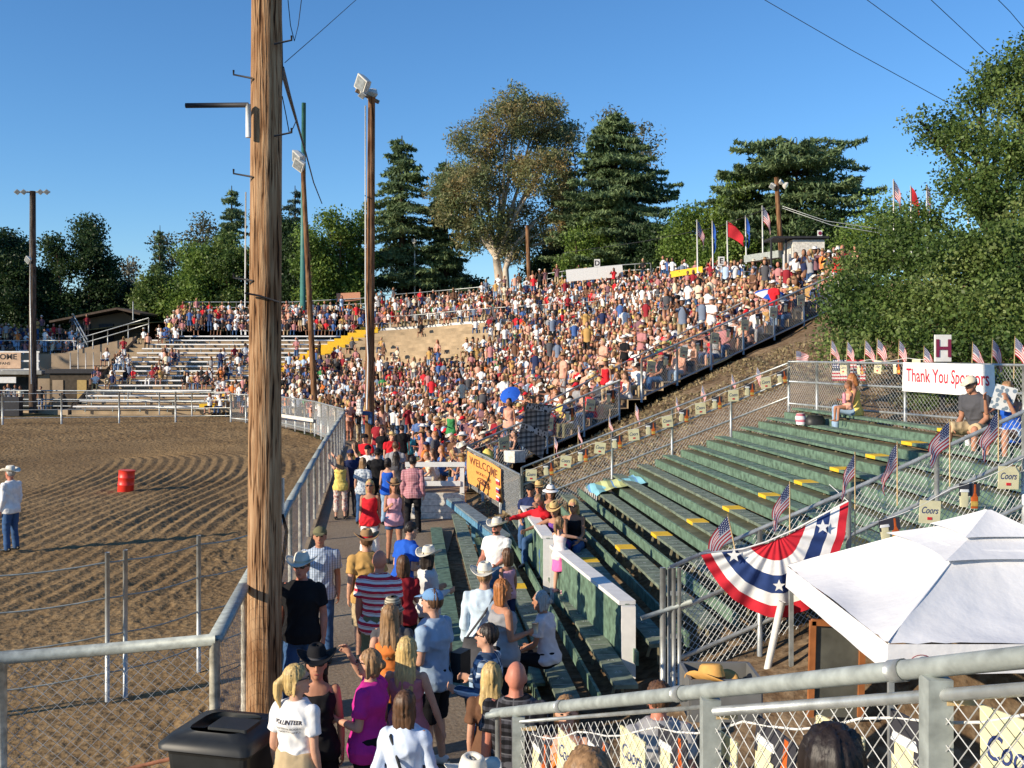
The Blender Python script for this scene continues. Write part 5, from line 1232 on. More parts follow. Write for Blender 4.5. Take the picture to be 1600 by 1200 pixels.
def broad(name,label,base,blobs,leaf,cols,trunk_r,bark=None,density=1.0,cr=.55,per=40,asp=.9,group=None,limbs=True,forks=None,cat='tree',flat=0.0):
    t=thing(name,base,label,cat,group); B=Vector(base); L=[]
    for c,r in blobs:
        r3=(r,r,r*.85) if not hasattr(r,'__len__') else r; rm=sum(r3)/3
        n=max(4,int(density*9*(rm/cr)**1.9*.55)); L.append(clumps(c,r3,n,cr,per))
    leaf_obj('crown',np.concatenate(L),leaf,asp,cols,M_leaf,t,flat=flat)
    mb=MB()
    cz=min(b[0][2] for b in blobs); top=max(b[0][2] for b in blobs); cx=sum(b[0][0] for b in blobs)/len(blobs); cy=sum(b[0][1] for b in blobs)/len(blobs)
    f=Vector((B.x*.5+cx*.5,B.y*.5+cy*.5,B.z+(cz-B.z)*.55)) if forks is None else Vector(forks)
    mb.tube([B,B.lerp(f,.5)+Vector((.08,0,0)),f],[trunk_r*1.2,trunk_r,trunk_r*.8],9)
    for c,r in blobs:
        c=Vector(c); m1=f.lerp(c,.5)+Vector((rng.uniform(-.4,.4),rng.uniform(-.4,.4),rng.uniform(.0,.6)))
        mb.tube([f,m1,c],[trunk_r*.55,trunk_r*.32,trunk_r*.12],7)
        for q in range(3):
            e=c+Vector(rng.normal(size=3))*(r if not hasattr(r,'__len__') else r[0])*.45; mb.tube([m1.lerp(c,.6),e],[trunk_r*.16,trunk_r*.05],5)
    mb.build('trunk',bark or M_bark,t,True)
    return t
def cedar(name,label,px,yt,yb,hw,Y,cols,levels=22,per=(5,8),profile=None,droop=.10,dens_=1.0,group=None,thin=.22,leaf=.135,lean=0):
    base=Wp(px,yb,Y); H=(yb-yt)/F*Y; RW=hw/F*Y; t=thing(name,base,label,'tree',group); mb=MB(); top=base+Vector((lean,0,H))
    mb.tube([base,base.lerp(top,.5),top],[H*.022,H*.014,H*.003],8); L=[]
    prof=profile or (lambda h:(1-h)**.75)
    for i in range(levels):
        h=.10+.88*(i+rng.uniform(-.3,.3))/levels; h=min(max(h,.08),.985); R0=RW*prof(h)
        for j in range(rng.integers(*per)):
            a=rng.uniform(0,2*math.pi); Lb=R0*rng.uniform(.40,1.15); hh=min(max(h+rng.uniform(-.022,.022),.06),.99); c=base.lerp(top,hh); n=6; pts=[]
            up0=rng.uniform(-.05,.14)
            for q in range(n+1):
                f=q/n; pts.append(c+Vector((math.cos(a)*Lb*f,math.sin(a)*Lb*f,Lb*(up0*f-droop*f*f+.05*math.sin(f*6)))))
            mb.tube(pts,[max(.02,.035*Lb*(1-q/n)*.35+.012) for q in range(n+1)],4,cap=False)
            m=max(6,int(Lb*62*dens_)); f=rng.uniform(.12,1.03,m); P=np.array([tuple(p) for p in pts]); idx=np.clip(f*n,0,n-1e-3); ii=idx.astype(int); fr=(idx-ii)[:,None]
            ii=np.minimum(ii,n-1); C=P[ii]*(1-fr)+P[ii+1]*fr
            w=thin*Lb*(1.05-f)*1.1+.12
            lat=rng.normal(size=m)*w; C=C+np.stack([-math.sin(a)*lat,math.cos(a)*lat,-np.abs(rng.normal(size=m))*.10-np.abs(lat)*.10+rng.normal(size=m)*.03],-1)
            L.append(C)
    leaf_obj('crown',np.concatenate(L),leaf,2.0,cols,M_needle,t,flat=.1,pn=.6); mb.build('trunk',M_bark,t,True); return t
def P3(px,py,Y,rpx): v=Wp(px,py,Y); return (tuple(v),rpx/F*Y)
G_ced=[(.070,.110,.060),(.125,.180,.080),(.180,.240,.105)]
G_oak=[(.035,.065,.016),(.065,.110,.026),(.110,.160,.040),(.20,.24,.08)]  # palest tone puts pale highlights into the leaf colour
G_pine=[(.060,.105,.022),(.115,.180,.034),(.165,.225,.048)]
G_euc=[(.100,.140,.060),(.160,.185,.080),(.210,.190,.085),(.270,.175,.070)]
G_dark=[(.016,.034,.014),(.030,.058,.020),(.050,.082,.028)]
cedar('cedar_tree','tall layered cedar right of the floodlight pole with level boughs',628,212,472,92,100,G_ced,34,(4,7),lambda h:(1-h)**.62*1.0+.05)
cedar('cedar_tree','smaller dark cedar between the layered cedar and the brown eucalyptus',697,248,470,62,101,G_ced,28,(4,7),lambda h:(1-h)**.6*1.0+.08)
cedar('cedar_tree','slim cedar top left of the big near pole above the green trees',362,290,480,48,106,G_ced,16,(5,8),lambda h:(1-h)**.5)
cedar('cedar_tree','slim pale cedar top just right of the big near pole',461,290,470,42,112,[(.05,.08,.06),(.07,.10,.07)],16,(4,6),lambda h:(1-h)**.5,dens_=.7)
cedar('cedar_tree','broad dense cedar right of the brown eucalyptus',962,172,445,100,92,G_ced,38,(6,9),lambda h:min(1,(1-h)*1.9)**.7*1.0+.05,dens_=1.2)
cedar('cedar_tree','wide flat topped cedar behind the flagpoles with long level boughs',1245,216,425,140,76,G_ced,17,(6,10),lambda h:(.45+.75*h if h<.62 else (.92-.5*(h-.62))) ,droop=.04,dens_=1.15,thin=.18)
cedar('cedar_tree','low wide cedar shoulder left of the flat topped cedar',1165,255,425,92,80,G_ced,14,(6,9),lambda h:.5+.5*h if h<.6 else .9-.9*(h-.6),droop=.06)
cedar('cedar_tree','small scraggy conifer at the left edge of the green trees',250,352,480,26,104,G_ced,12,(4,6))
# eucalyptus with pale forked trunk
rngb=random.Random(3)
eb=[P3(x,y,95,r) for x,y,r in ((790,200,44),(835,185,46),(745,225,40),(870,225,36),(780,265,48),(730,300,42),(845,280,48),(885,300,32),(700,330,30),(760,345,42),(820,345,46),(870,355,34),(715,275,34),(805,160,26),(740,370,28),(690,300,22),(850,170,26),(890,200,20),(800,385,30),(905,370,18))]
eb=[((c[0],c[1]+rngb.uniform(-3,3),c[2]),r) for c,r in eb]
t=broad('eucalyptus_tree','big brown leaved eucalyptus with a pale forked trunk behind the crowd',tuple(Wp(782,468,95)),eb,.105,G_euc,.42,M_barkw,.85,cr=.50,per=52,asp=1.6,forks=tuple(Wp(775,400,95)))
mb=MB(); mb.tube([Wp(792,468,94.6),Wp(790,420,94.6),Wp(803,385,94.6),Wp(838,345,94.5)],[.34,.28,.22,.1],8); mb.tube([Wp(776,405,94.8),Wp(758,380,94.8),Wp(738,350,94.5)],[.2,.15,.06],7); mb.build('trunk',M_barkw,t,True)
broad('eucalyptus_tree','thin pale eucalyptus tops behind the dense cedar',tuple(Wp(1005,400,110)),[P3(1005,215,110,24),P3(955,190,110,20),P3(1010,250,110,22),P3(935,215,110,18)],.16,[(.10,.11,.06),(.16,.15,.09)],.3,None,.5,cr=.6,per=24,asp=1.6)
broad('eucalyptus_tree','rusty eucalyptus spray right of the big brown eucalyptus',tuple(Wp(900,430,97)),[P3(882,270,97,20),P3(875,300,97,22),P3(888,240,97,12)],.15,[(.16,.10,.05),(.22,.12,.05)],.2,None,.6,cr=.5,per=30,asp=1.5)
def simple(px,yt,yb,hw,Y,label,cols,name='bushy_tree',leaf=.20,density=1.0,cr=.6,lobes=9,seed=0,per=38,asp=.9,group='trees behind the stands',base=None):
    r=random.Random(seed+int(px)); H=yb-yt; bl=[]
    for i in range(lobes):
        f=i/(lobes-1); w=hw*(1-.55*f*f)*(.9 if f>.15 else .8); x=px+r.uniform(-1,1)*w*.55; rr=hw*(.46-.18*f); y=yb-H*(.12+.80*f)+rr*.15
        y=max(y,yt+rr*.9); v=Wp(x,y,Y+r.uniform(-1,1)*hw/F*Y*.5); bl.append((tuple(v),rr/F*Y))
    return broad(name,label,tuple(base or Wp(px,yb+14,Y)),bl,leaf,cols,.25,None,density,cr=cr,per=per,asp=asp,group=group)
S=[(142,335,545,66,105,'tall dark rounded tree left of the tan clubhouse',G_dark),(95,368,545,56,104,'dark tree between the light pole and tall dark tree',G_dark),(12,358,545,72,104,'dark tree filling the left edge of the photo',G_dark),
(-75,340,540,70,104,'dark tree beyond the left edge of the photo',G_dark),
(55,420,545,75,108,'low dark tree mass behind the shaded left crowd',G_dark),(262,362,480,36,108,'grey green airy tree left of the slim cedar',[(.07,.085,.05),(.10,.11,.06)]),(318,336,480,48,110,'brownish airy eucalyptus behind the green trees at left',[(.07,.08,.04),(.12,.10,.05)]),
(300,380,500,62,98,'bright green rounded tree above the clubhouse roof',G_pine),(358,365,500,58,98,'green leafy tree left of the big near pole',G_oak),(238,425,500,34,99,'small leafy tree with yellowish leaves by the clubhouse',G_oak),
(425,330,480,60,100,'dark green tree hidden behind the big near pole',G_dark),(455,340,480,46,98,'olive green tree beside the steel mast',G_dark),
(520,328,480,50,95,'yellow green pine between the leaning pole and the floodlight pole',G_pine),(556,335,480,46,96,'yellow green pine behind the tall floodlight pole',G_pine),(485,355,480,42,94,'short yellow green pine right of the steel mast',G_pine),
(205,405,520,24,112,'nearly bare pale tree right of the tall dark tree',[(.12,.12,.09),(.16,.15,.11)]),(190,445,540,50,110,'low dark shrubbery behind the clubhouse',G_dark),
(660,430,480,60,104,'low dark hedge under the layered cedar',G_dark),(735,440,478,50,104,'low dark hedge left of the pale forked trunk',G_dark),(860,395,450,46,101,'dark tree right of the pale forked trunk',G_dark),(880,300,440,40,103,'dark tree behind the rusty eucalyptus spray',G_dark),
(925,345,440,38,90,'green pine below the dense cedar',G_pine),(900,365,440,34,89,'small green pine left below the dense cedar',G_pine),(1075,322,430,52,82,'yellow green pine behind the leftmost flagpole',G_pine),(1035,350,432,52,86,'dark green tree right of the dense cedar',G_dark),
(1140,286,430,66,79,'rounded yellow green pine behind the middle flagpoles',G_pine),(1110,335,430,55,81,'green tree behind the red flag',G_pine),(1205,318,430,62,80,'green tree behind the rightmost flagpole',G_oak),(1290,330,425,66,74,'dark tree behind the white press platform',G_dark),
(1378,312,415,56,58,'yellow green pine with upright tips left of the oak',G_pine),(1335,352,420,44,60,'small green tree right of the small white sign',G_pine),(1420,320,420,45,56,'pine half hidden by the oak crown',G_pine),(1010,400,432,40,90,'low dark tree above the sign at the middle stand',G_dark)]
for q in S: simple(q[0],q[1],q[2],q[3],q[4],q[5],q[6],seed=5,density=(.5 if 'bare' in q[5] or 'airy' in q[5] else 1.5),leaf=.15*q[4]/100+.015,per=60)
# off frame trees at the left that throw the shade there
for i,(x,y) in enumerate(((-61,75),(-75,80),(-62,87),(-78,92))):
    broad('shade_tree','tall tree outside the left edge, number %s'%['one','two','three','four'][i],(x,y,0),[((x,y,7),4.5),((x+1,y,11),4.2),((x-1,y+1,15),3.5)],.5,G_dark,.4,None,.7,cr=1.0,per=30,group='trees outside the left edge')
# oak at the right
ok=[(1330,455,27,36),(1325,505,26,34),(1350,415,28,34),(1385,470,26,44),(1375,520,25,34),(1430,400,27,44),(1440,480,25,46),(1435,535,24,30),(1400,362,28,26),(1450,345,27,24),(1500,400,25,50),(1510,490,24,50),(1500,550,23,30),(1500,285,27,30),(1465,215,28,18),(1485,195,28,22),(1515,215,27,34),(1530,150,28,26),(1545,300,26,44),(1560,390,24,50),(1565,480,23,50),(1570,545,22,34),(1575,230,26,40),(1565,120,28,32),(1600,90,28,30),(1600,170,27,36),(1620,330,25,50),(1620,440,23,50),(1640,250,26,50),(1650,120,28,45),(1437,190,28,9),(1310,545,25,20),(1345,558,24,22),(1650,520,22,50)]
blobs=[(tuple(Wp(x,y,Y)),r/F*Y) for x,y,Y,r in ok]
oak=broad('oak_tree','huge leafy green oak rising over the hillside at the right','' or (12.5,27,4.5),blobs,.062,G_oak,.22,None,1.7,cr=.28,per=72,asp=.8,forks=(14.0,28.5,6.0))
def shrub(px,yt,yb,hw,Y,label,cols=G_oak,leaf=.05,density=1.0):
    c=Wp(px,(yt+yb)/2,Y); r=(hw/F*Y,hw/F*Y*.8,(yb-yt)/2/F*Y); t=thing('shrub',Wp(px,yb,Y),label,'shrub','shrubs on the hillside behind the top fence')
    n=int(120*density); leaf_obj('foliage',clumps(c,r,n,.10,26,.3),leaf,.9,cols,M_leaf,t)
    mb=MB(); b=Wp(px,yb,Y)
    for q in range(7): mb.tube([b,Vector(c)+Vector(rng.normal(size=3))*r[0]*.5],[.025,.008],5)
    mb.build('stem',M_bark,t,True)
shrub(1470,585,665,50,21.5,'leafy green shrub behind the chain link under the white banner'); shrub(1560,575,650,60,20.5,'green shrub behind the seated man at the top right'); shrub(1425,600,650,26,22.5,'dry thin shrub left of the banner',[(.14,.11,.06),(.12,.13,.05)],density=.5)
shrub(1630,560,660,50,19,'dark shrub at the right edge behind the top fence')
# dry grass tufts on the bank: one uncountable cover
n=26000; gxx=rng.uniform(-1,20,n); gyy=rng.uniform(24.2,38,n); ok_=(gxx>-.5+.1*(24-gyy)); gxx=gxx[ok_]; gyy=gyy[ok_]
m_=vnoise(gxx,gyy,.5,41)>.42; gxx=gxx[m_]; gyy=gyy[m_]
zz=hillz(gxx,gyy)+.03
tg=leaf_obj('dry_grass',np.stack([gxx,gyy,zz],-1),.10,.35,[(.20,.15,.08),(.30,.24,.13),(.16,.13,.07)],M_leaf,None,flat=0)
tag(tg,'dry grass and litter scattered over the brown bank','grass',kind='stuff')
# ================================================================ FLAGS, PENNANTS, SIGNS
def flagmat():
    m=bpy.data.materials.new('stars and stripes cloth'); m.use_nodes=True; t=m.node_tree; n=t.nodes; l=t.links; b=n['Principled BSDF']; b.inputs['Roughness'].default_value=.8
    uv=n.new('ShaderNodeUVMap'); uv.uv_map='UVMap'; s=n.new('ShaderNodeSeparateXYZ'); l.new(uv.outputs[0],s.inputs[0])
    def M(op,a,b_=None,c=None):
        x=n.new('ShaderNodeMath'); x.operation=op
        for i,v in enumerate((a,b_,c)):
            if v is None: continue
            if isinstance(v,(int,float)): x.inputs[i].default_value=v
            else: l.new(v,x.inputs[i])
        return x.outputs[0]
    st=M('GREATER_THAN',M('FRACT',M('MULTIPLY',s.outputs[1],6.5)),.5)
    can=M('MULTIPLY',M('LESS_THAN',s.outputs[0],.42),M('LESS_THAN',s.outputs[1],.538))
    cx=M('SUBTRACT',M('FRACT',M('MULTIPLY',s.outputs[0],14.3)),.5); cy=M('SUBTRACT',M('FRACT',M('MULTIPLY',s.outputs[1],9.3)),.5)
    star=M('LESS_THAN',M('ADD',M('MULTIPLY',cx,cx),M('MULTIPLY',cy,cy)),.075)
    def mix(f,a,c):
        x=n.new('ShaderNodeMix'); x.data_type='RGBA'; l.new(f,x.inputs[0])
        for i,v in((6,a),(7,c)):
            if isinstance(v,tuple): x.inputs[i].default_value=(*v,1)
            else: l.new(v,x.inputs[i])
        return x.outputs[2]
    o=mix(can,mix(st,(.55,.03,.05),(.80,.78,.75)),mix(star,(.02,.03,.14),(.8,.8,.8))); l.new(o,b.inputs['Base Color'])
    tl=n.new('ShaderNodeBsdfTranslucent'); l.new(o,tl.inputs[0]); mx=n.new('ShaderNodeMixShader'); mx.inputs[0].default_value=.3; l.new(b.outputs[0],mx.inputs[1]); l.new(tl.outputs[0],mx.inputs[2]); l.new(mx.outputs[0],n['Material Output'].inputs[0])
    return m
M_flag=flagmat()
def cloth(name,fn,nu,nv,m,parent,uv=True,local=False,thick=0):
    V=[];Fq=[];UVs=[]
    for j in range(nv+1):
        for i in range(nu+1): V.append(Vector(fn(i/nu,j/nv)))
    for j in range(nv):
        for i in range(nu): a=j*(nu+1)+i; Fq.append((a,a+1,a+nu+2,a+nu+1))
    o=ORG[parent.name] if (parent is not None and not local) else Vector((0,0,0))
    me=bpy.data.meshes.new(name); me.from_pydata([tuple(v-o) for v in V],[],Fq); me.materials.append(m)
    u=me.uv_layers.new(name='UVMap')
    for k,f in enumerate(Fq):
        for q,vi in enumerate(f): u.data[k*4+q].uv=((vi%(nu+1))/nu,(vi//(nu+1))/nv)
    me.polygons.foreach_set('use_smooth',[True]*len(me.polygons))
    ob=bpy.data.objects.new(name,me); COL.objects.link(ob)
    if parent is not None: ob.parent=parent; ORG[ob.name]=ORG[parent.name]
    return ob
def small_flag(base,top,hoist,fly,side,label,droop=1.1,group=None,name='small_flag',m=None,seed=0,stickr=.008,sm_=None):
    base=Vector(base); top=Vector(top); d=(base-top).normalized(); t=thing(name,base,label,'flag',group); r=random.Random(seed)
    MB().tube([base,top],stickr,6).build('stick',sm_ or M_stick,t,True)
    sx=nrm(side); nn=sx.cross(Zv).normalized(); f0=r.uniform(0,6)
    def fn(u,v):
        a=droop*(.65+.35*u)
        return top+d*(.02+hoist*v*(1-.25*u))+sx*(math.cos(a)*fly*u)+Vector((0,0,-1))*(math.sin(a)*fly*u)+nn*(.035*hoist/.3*math.sin(u*7+v*3+f0)*u)+sx*(.02*math.sin(v*9+f0)*u)
    cloth('flag_cloth',fn,14,12,m or M_flag,t); return t
def at_line(A,B,px):
    A=Vector(A);B=Vector(B); k=(px-800)/F; t=(k*A.y-A.x)/((B.x-A.x)-k*(B.y-A.y)); return A.lerp(B,t)
# top fence flags
N1=['first','second','third','fourth','fifth','sixth','seventh','eighth','ninth','tenth','eleventh','twelfth']
seq=[(1297,530),(1322,532),(1350,530),(1369,528),(1403,530),(1442,540),(1518,534),(1549,528),(1584,525)]
for i,(px,yt) in enumerate(seq):
    p=at_line(SB,SC,px) if px<1518 else at_line(SC,SD,px+.01); p=p+Vector((0,0,1.02)); top=Wp(px+2,yt,p.y)
    small_flag(p,top,.30,.42,(.55,-.35,0),'%s small flag from the left on the top fence near the banner'%N1[i],1.15+.1*math.sin(i*2),'small flags standing on the top fence',seed=i)
# far rail flags
for i,(px,yt,Yo) in enumerate(((1245,547,0),(1185,572,.4),(1145,596,.2),(1099,600,.5),(1058,618,.2),(995,630,.4),(953,648,.1),(905,664,.3),(868,680,.5))):
    p=at_line(Vector((.9,23.7,.6)),SB,px)+Vector((0,Yo,1.15)); top=Wp(px-2,yt,p.y)
    if top.z<p.z+.25: top.z=p.z+.35
    small_flag(p-Vector((0,0,.2)),top,.26,.34,(.4,-.6,0) if i else (1,-.2,.3),'%s small flag from the right on the rail beyond the benches'%N1[i],1.2 if i else .5,'small flags on the far rail of the benches',seed=20+i,stickr=.006)
# near fence flags
for i,(px,yb,yt,dr,sx_) in enumerate(((1143,880,803,.95,-1),(1234,840,752,1.05,-1),(1336,885,706,1.15,-1),(1402,790,690,1.15,-1),(1484,760,655,.85,-1),(1560,720,640,1.0,-1))):
    Y=11.95; b=Wp(px+(10 if i==0 else 0),yb,Y); tp=Wp(px-(6 if i==0 else 0),yt,Y)
    small_flag(b,tp,.26+.03*(i>3),.45,(sx_*.9,-.3,0),'%s larger flag from the left on the near bench fence'%N1[i],dr,'flags tied to the near bench fence',seed=40+i)
# flagpoles behind the stand
M_fred=cmat('red flag cloth',(.50,.03,.04)); M_fblue=cmat('blue flag cloth',(.03,.10,.40))
for i,(px,yt,yb,mm,lb,dr) in enumerate(((1090,343,425,M_flag,'leftmost tall flagpole with a hanging stars and stripes flag',1.2),(1114,345,420,M_fblue,'tall flagpole with a furled blue flag right of the leftmost',1.5),(1137,345,418,M_fred,'tall flagpole with red flag blown to the right',.75),(1166,337,412,M_fblue,'tall flagpole with dark blue hanging flag',1.45),(1192,321,408,M_flag,'tallest flagpole with small stars and stripes flag',1.2),
  (1397,280,420,M_flag,'white flagpole with stars and stripes flag above the oak left edge',1.3),(1424,290,400,M_fred,'white flagpole with a magenta red flag above the oak',1.25),(1449,288,400,M_flag,'bare looking white flagpole half hidden in the oak',1.5),(1513,276,360,M_fred,'white flagpole with red flag inside oak foliage',1.2))):
    Y=60 if px<1300 else 38; q=.72 if px<1300 else .5
    small_flag(Wp(px,yb,Y),Wp(px-1,yt,Y),1.25*q,1.75*q,(1,-.2,0) if px!=1090 else (.8,.3,0),lb,dr,None,'flagpole',mm,60+i,.055*q,M_white)
# large flag panel and sponsor banner on the top fence
def panel_on(A,B,px0,px1,y0,y1,off=-.06):
    a=at_line(A,B,px0); b=at_line(A,B,px1); n=Vector((-(b-a).y,(b-a).x,0)).normalized()
    if n.y>0: n=-n
    s=n*(-off); zz=lambda p,y: HC-(y-HOR)/F*p.y
    tl=Vector((a.x,a.y,zz(a,y0)))+s; tr=Vector((b.x,b.y,zz(b,y0)))+s; bl=Vector((a.x,a.y,zz(a,y1)))+s; br=Vector((b.x,b.y,zz(b,y1)))+s
    return tl,tr,bl,br,n
def banner(name,label,A,B,px0,px1,y0,y1,m,off=-.06,bulge=.02,cat='banner'):
    tl,tr,bl,br,n=panel_on(A,B,px0,px1,y0,y1,off); t=thing(name,bl,label,cat)
    fn=lambda u,v: tl.lerp(tr,u).lerp(bl.lerp(br,u),v)+n*(bulge*math.sin(u*9+v*2))
    cloth('cloth',fn,24,8,m,t); return t,tl,tr,bl,br,n
t,tl,tr,bl,br,n=banner('flag_banner','flat printed stars and stripes panel tied to the corner of the top fence',SB,SC,1283,1333,562,595,M_flag,off=.30)
M_ban=cmat('white banner cloth',(.78,.77,.74))
t,tl,tr,bl,br,n=banner('sponsor_banner','long white banner reading Thank You Sponsors on the top fence',SB,SC,1411,1514,565,614,M_ban)
# the banner is one straight cloth as wide as the photo shows
for ch in list(t.children): bpy.data.objects.remove(ch)
ya=at_line(SB,SC,1411).y-.35; yb_=17.6; tl=Wp(1411,566,ya); tr=Wp(1554,570,yb_); bl=Wp(1411,611,ya); br=Wp(1554,621,yb_); n=(tr-tl).cross(Zv).normalized()
if n.y>0: n=-n
ORG[t.name]=Vector(t.location)
cloth('cloth',lambda u,v: tl.lerp(tr,u).lerp(bl.lerp(br,u),v)+n*(.015*math.sin(u*9+v*2)),30,8,M_ban,t)
c=(tl+tr+bl+br)/4; rr=(tr-tl).normalized(); uu=(tl-bl).normalized()
mb=MB(); Wb=(tr-tl).length; Hb=(tl-bl).length; text(mb,'Thank You Sponsors',c+n*.005,rr,uu,width=Wb*.90,height=Hb*.60,bold=.01,warp=lambda x,y: n*(.015*math.sin((x/Wb+.5)*9+(.5-y/Hb)*2))); mb.build('lettering',M_letterR,t)
def post_sign(px,yt,yb,w,h,Y,letter,label,pm=M_white,zb=None,red=True):
    top=Wp(px,yt,Y); s=Y/F; t=thing('section_sign',Wp(px,yb,Y),label,'sign'); 
    MB().box(top-Vector((0,0,h*s/2)),(w*s,.06,h*s)).build('board',M_white,t)
    MB().beam(Wp(px,yt+h,Y+.05),Wp(px,yb,Y+.05),.07,.07,up=(0,1,0)).build('post',pm,t)
    mb=MB(); text(mb,letter,top-Vector((0,.045,h*s/2)),X,Zv,height=h*s*.66,bold=.02); mb.build('lettering',mat('maroon lettering',(.20,.02,.06),.6,0) if red else M_letterK,t)
post_sign(1473,523,640,25,42,19.6,'H','white section sign with a maroon H above the sponsors banner',M_dark)
post_sign(933,405,428,9,12,75,'D','small white section sign with letter D above the middle crowd',red=False)
post_sign(1127,401,424,10,13,58,'E','small white section sign with letter E above the right crowd',red=False)
post_sign(1281,360,408,7,9,50,' .','small blank white sign on a pole by the press platform')
tag(MB().beam(Wp(885,431,77.2),Wp(973,423,77.2),.06,.9).build('white_banner',M_ban),'blank white banner behind the top row below sign D','banner')
tag(MB().beam(Wp(1048,429,68),Wp(1098,421,66),.06,.4).build('yellow_banner',M_yellow),'yellow strip banner behind the top row at the right stand','banner')
tag(MB().beam(Wp(526,465,91.5),Wp(563,463,91.5),.06,.75).build('orange_banner',cmat('faded orange cloth',(.62,.30,.18))),'faded orange banner on the railing behind the left crowd','banner')
t=thing('press_platform',Wp(1260,420,49),'white boarded press platform beside the lamp pole at the top right','booth')
MB().box(Wp(1256,391,49),(1.5,1.6,.85)).build('wall',M_whitewear,t); MB().box(Wp(1243,374,49),(2.6,2.0,.10)).build('roof',M_dark,t); MB().box(Wp(1232,412,48.6),(.5,.3,.9)).build('cabinet',M_white,t); MB().box(Wp(1246,409,48.4),(.5,.1,.6)).build('blue_sign',M_navy,t)
for x in (1205,1228,1275): MB().tube([Wp(x,374,48.3),Wp(x,420,48.3)],.05,6).build('post',M_dark,t)
MB().beam(Wp(1168,405,52),Wp(1222,397,50),.5,.35).build('counter',M_galvd,t)
# welcome banner
M_or=cmat('orange welcome banner cloth',(.80,.36,.10))
t,tl,tr,bl,br,n=banner('welcome_banner','orange welcome banner tied on the chain link fence by the walkway',WA,WB,736,790,706,762,M_or,off=-.07,bulge=.03)
for ch in list(t.children): bpy.data.objects.remove(ch)
tl=Wp(736,704,28.6); tr=Wp(790,733,25.0); bl=Wp(737,754,28.6); br=Wp(791,787,25.0); n=(tr-tl).cross(Zv).normalized()
if n.x>0: n=-n
tl,tr,bl,br=[p+n*.10 for p in (tl,tr,bl,br)]
mc=cloth('cloth',lambda u,v: tl.lerp(tr,u).lerp(bl.lerp(br,u),v)+n*(.03*math.sin(u*7+v*3)),24,10,M_or,t)
rr=(tr-tl).normalized(); uu=(tl-bl).normalized(); c=(tl+tr+bl+br)/4; Wd=(tr-tl).length; Hd=(tl-bl).length
mb=MB(); wv=lambda dy:(lambda x,y: n*(.03*math.sin((x/Wd+.5)*7+(.5-(y+dy)/Hd)*3))); text(mb,'WELCOME',c+uu*Hd*.27+n*.008,rr,uu,width=Wd*.80,height=Hd*.24,bold=.01,warp=wv(Hd*.27)); text(mb,'RODEO FANS',c-uu*Hd*.02+n*.008,rr,uu,width=Wd*.45,height=Hd*.09,warp=wv(0))
for q in range(3): 
    mb.tube([c-uu*Hd*(.16+.03*math.sin(a)*(3-q)+.06)+rr*(Wd*.07*(3-q)*math.cos(a))+n*(.012+.03*math.sin((.07*(3-q)*math.cos(a)+.5)*7+2.2)) for a in np.linspace(0,2*math.pi,14)],.012,4,cap=False)
mb.build('lettering',mat('brown print',(.16,.06,.03),.7,0),t)
mb=MB()
for y_,m_ in ((.10,0),(-.14,0),(-.36,0)): mb.box(c+rr*Wd*.44+uu*Hd*y_+n*.05,(Wd*.09,.01,Hd*.15),(rr,n,uu))
mb.build('sponsor_logo',pattern_mat('sponsor patch','plaid',(.7,.7,.75),(.45,.05,.06),(.04,.06,.3),5),t)
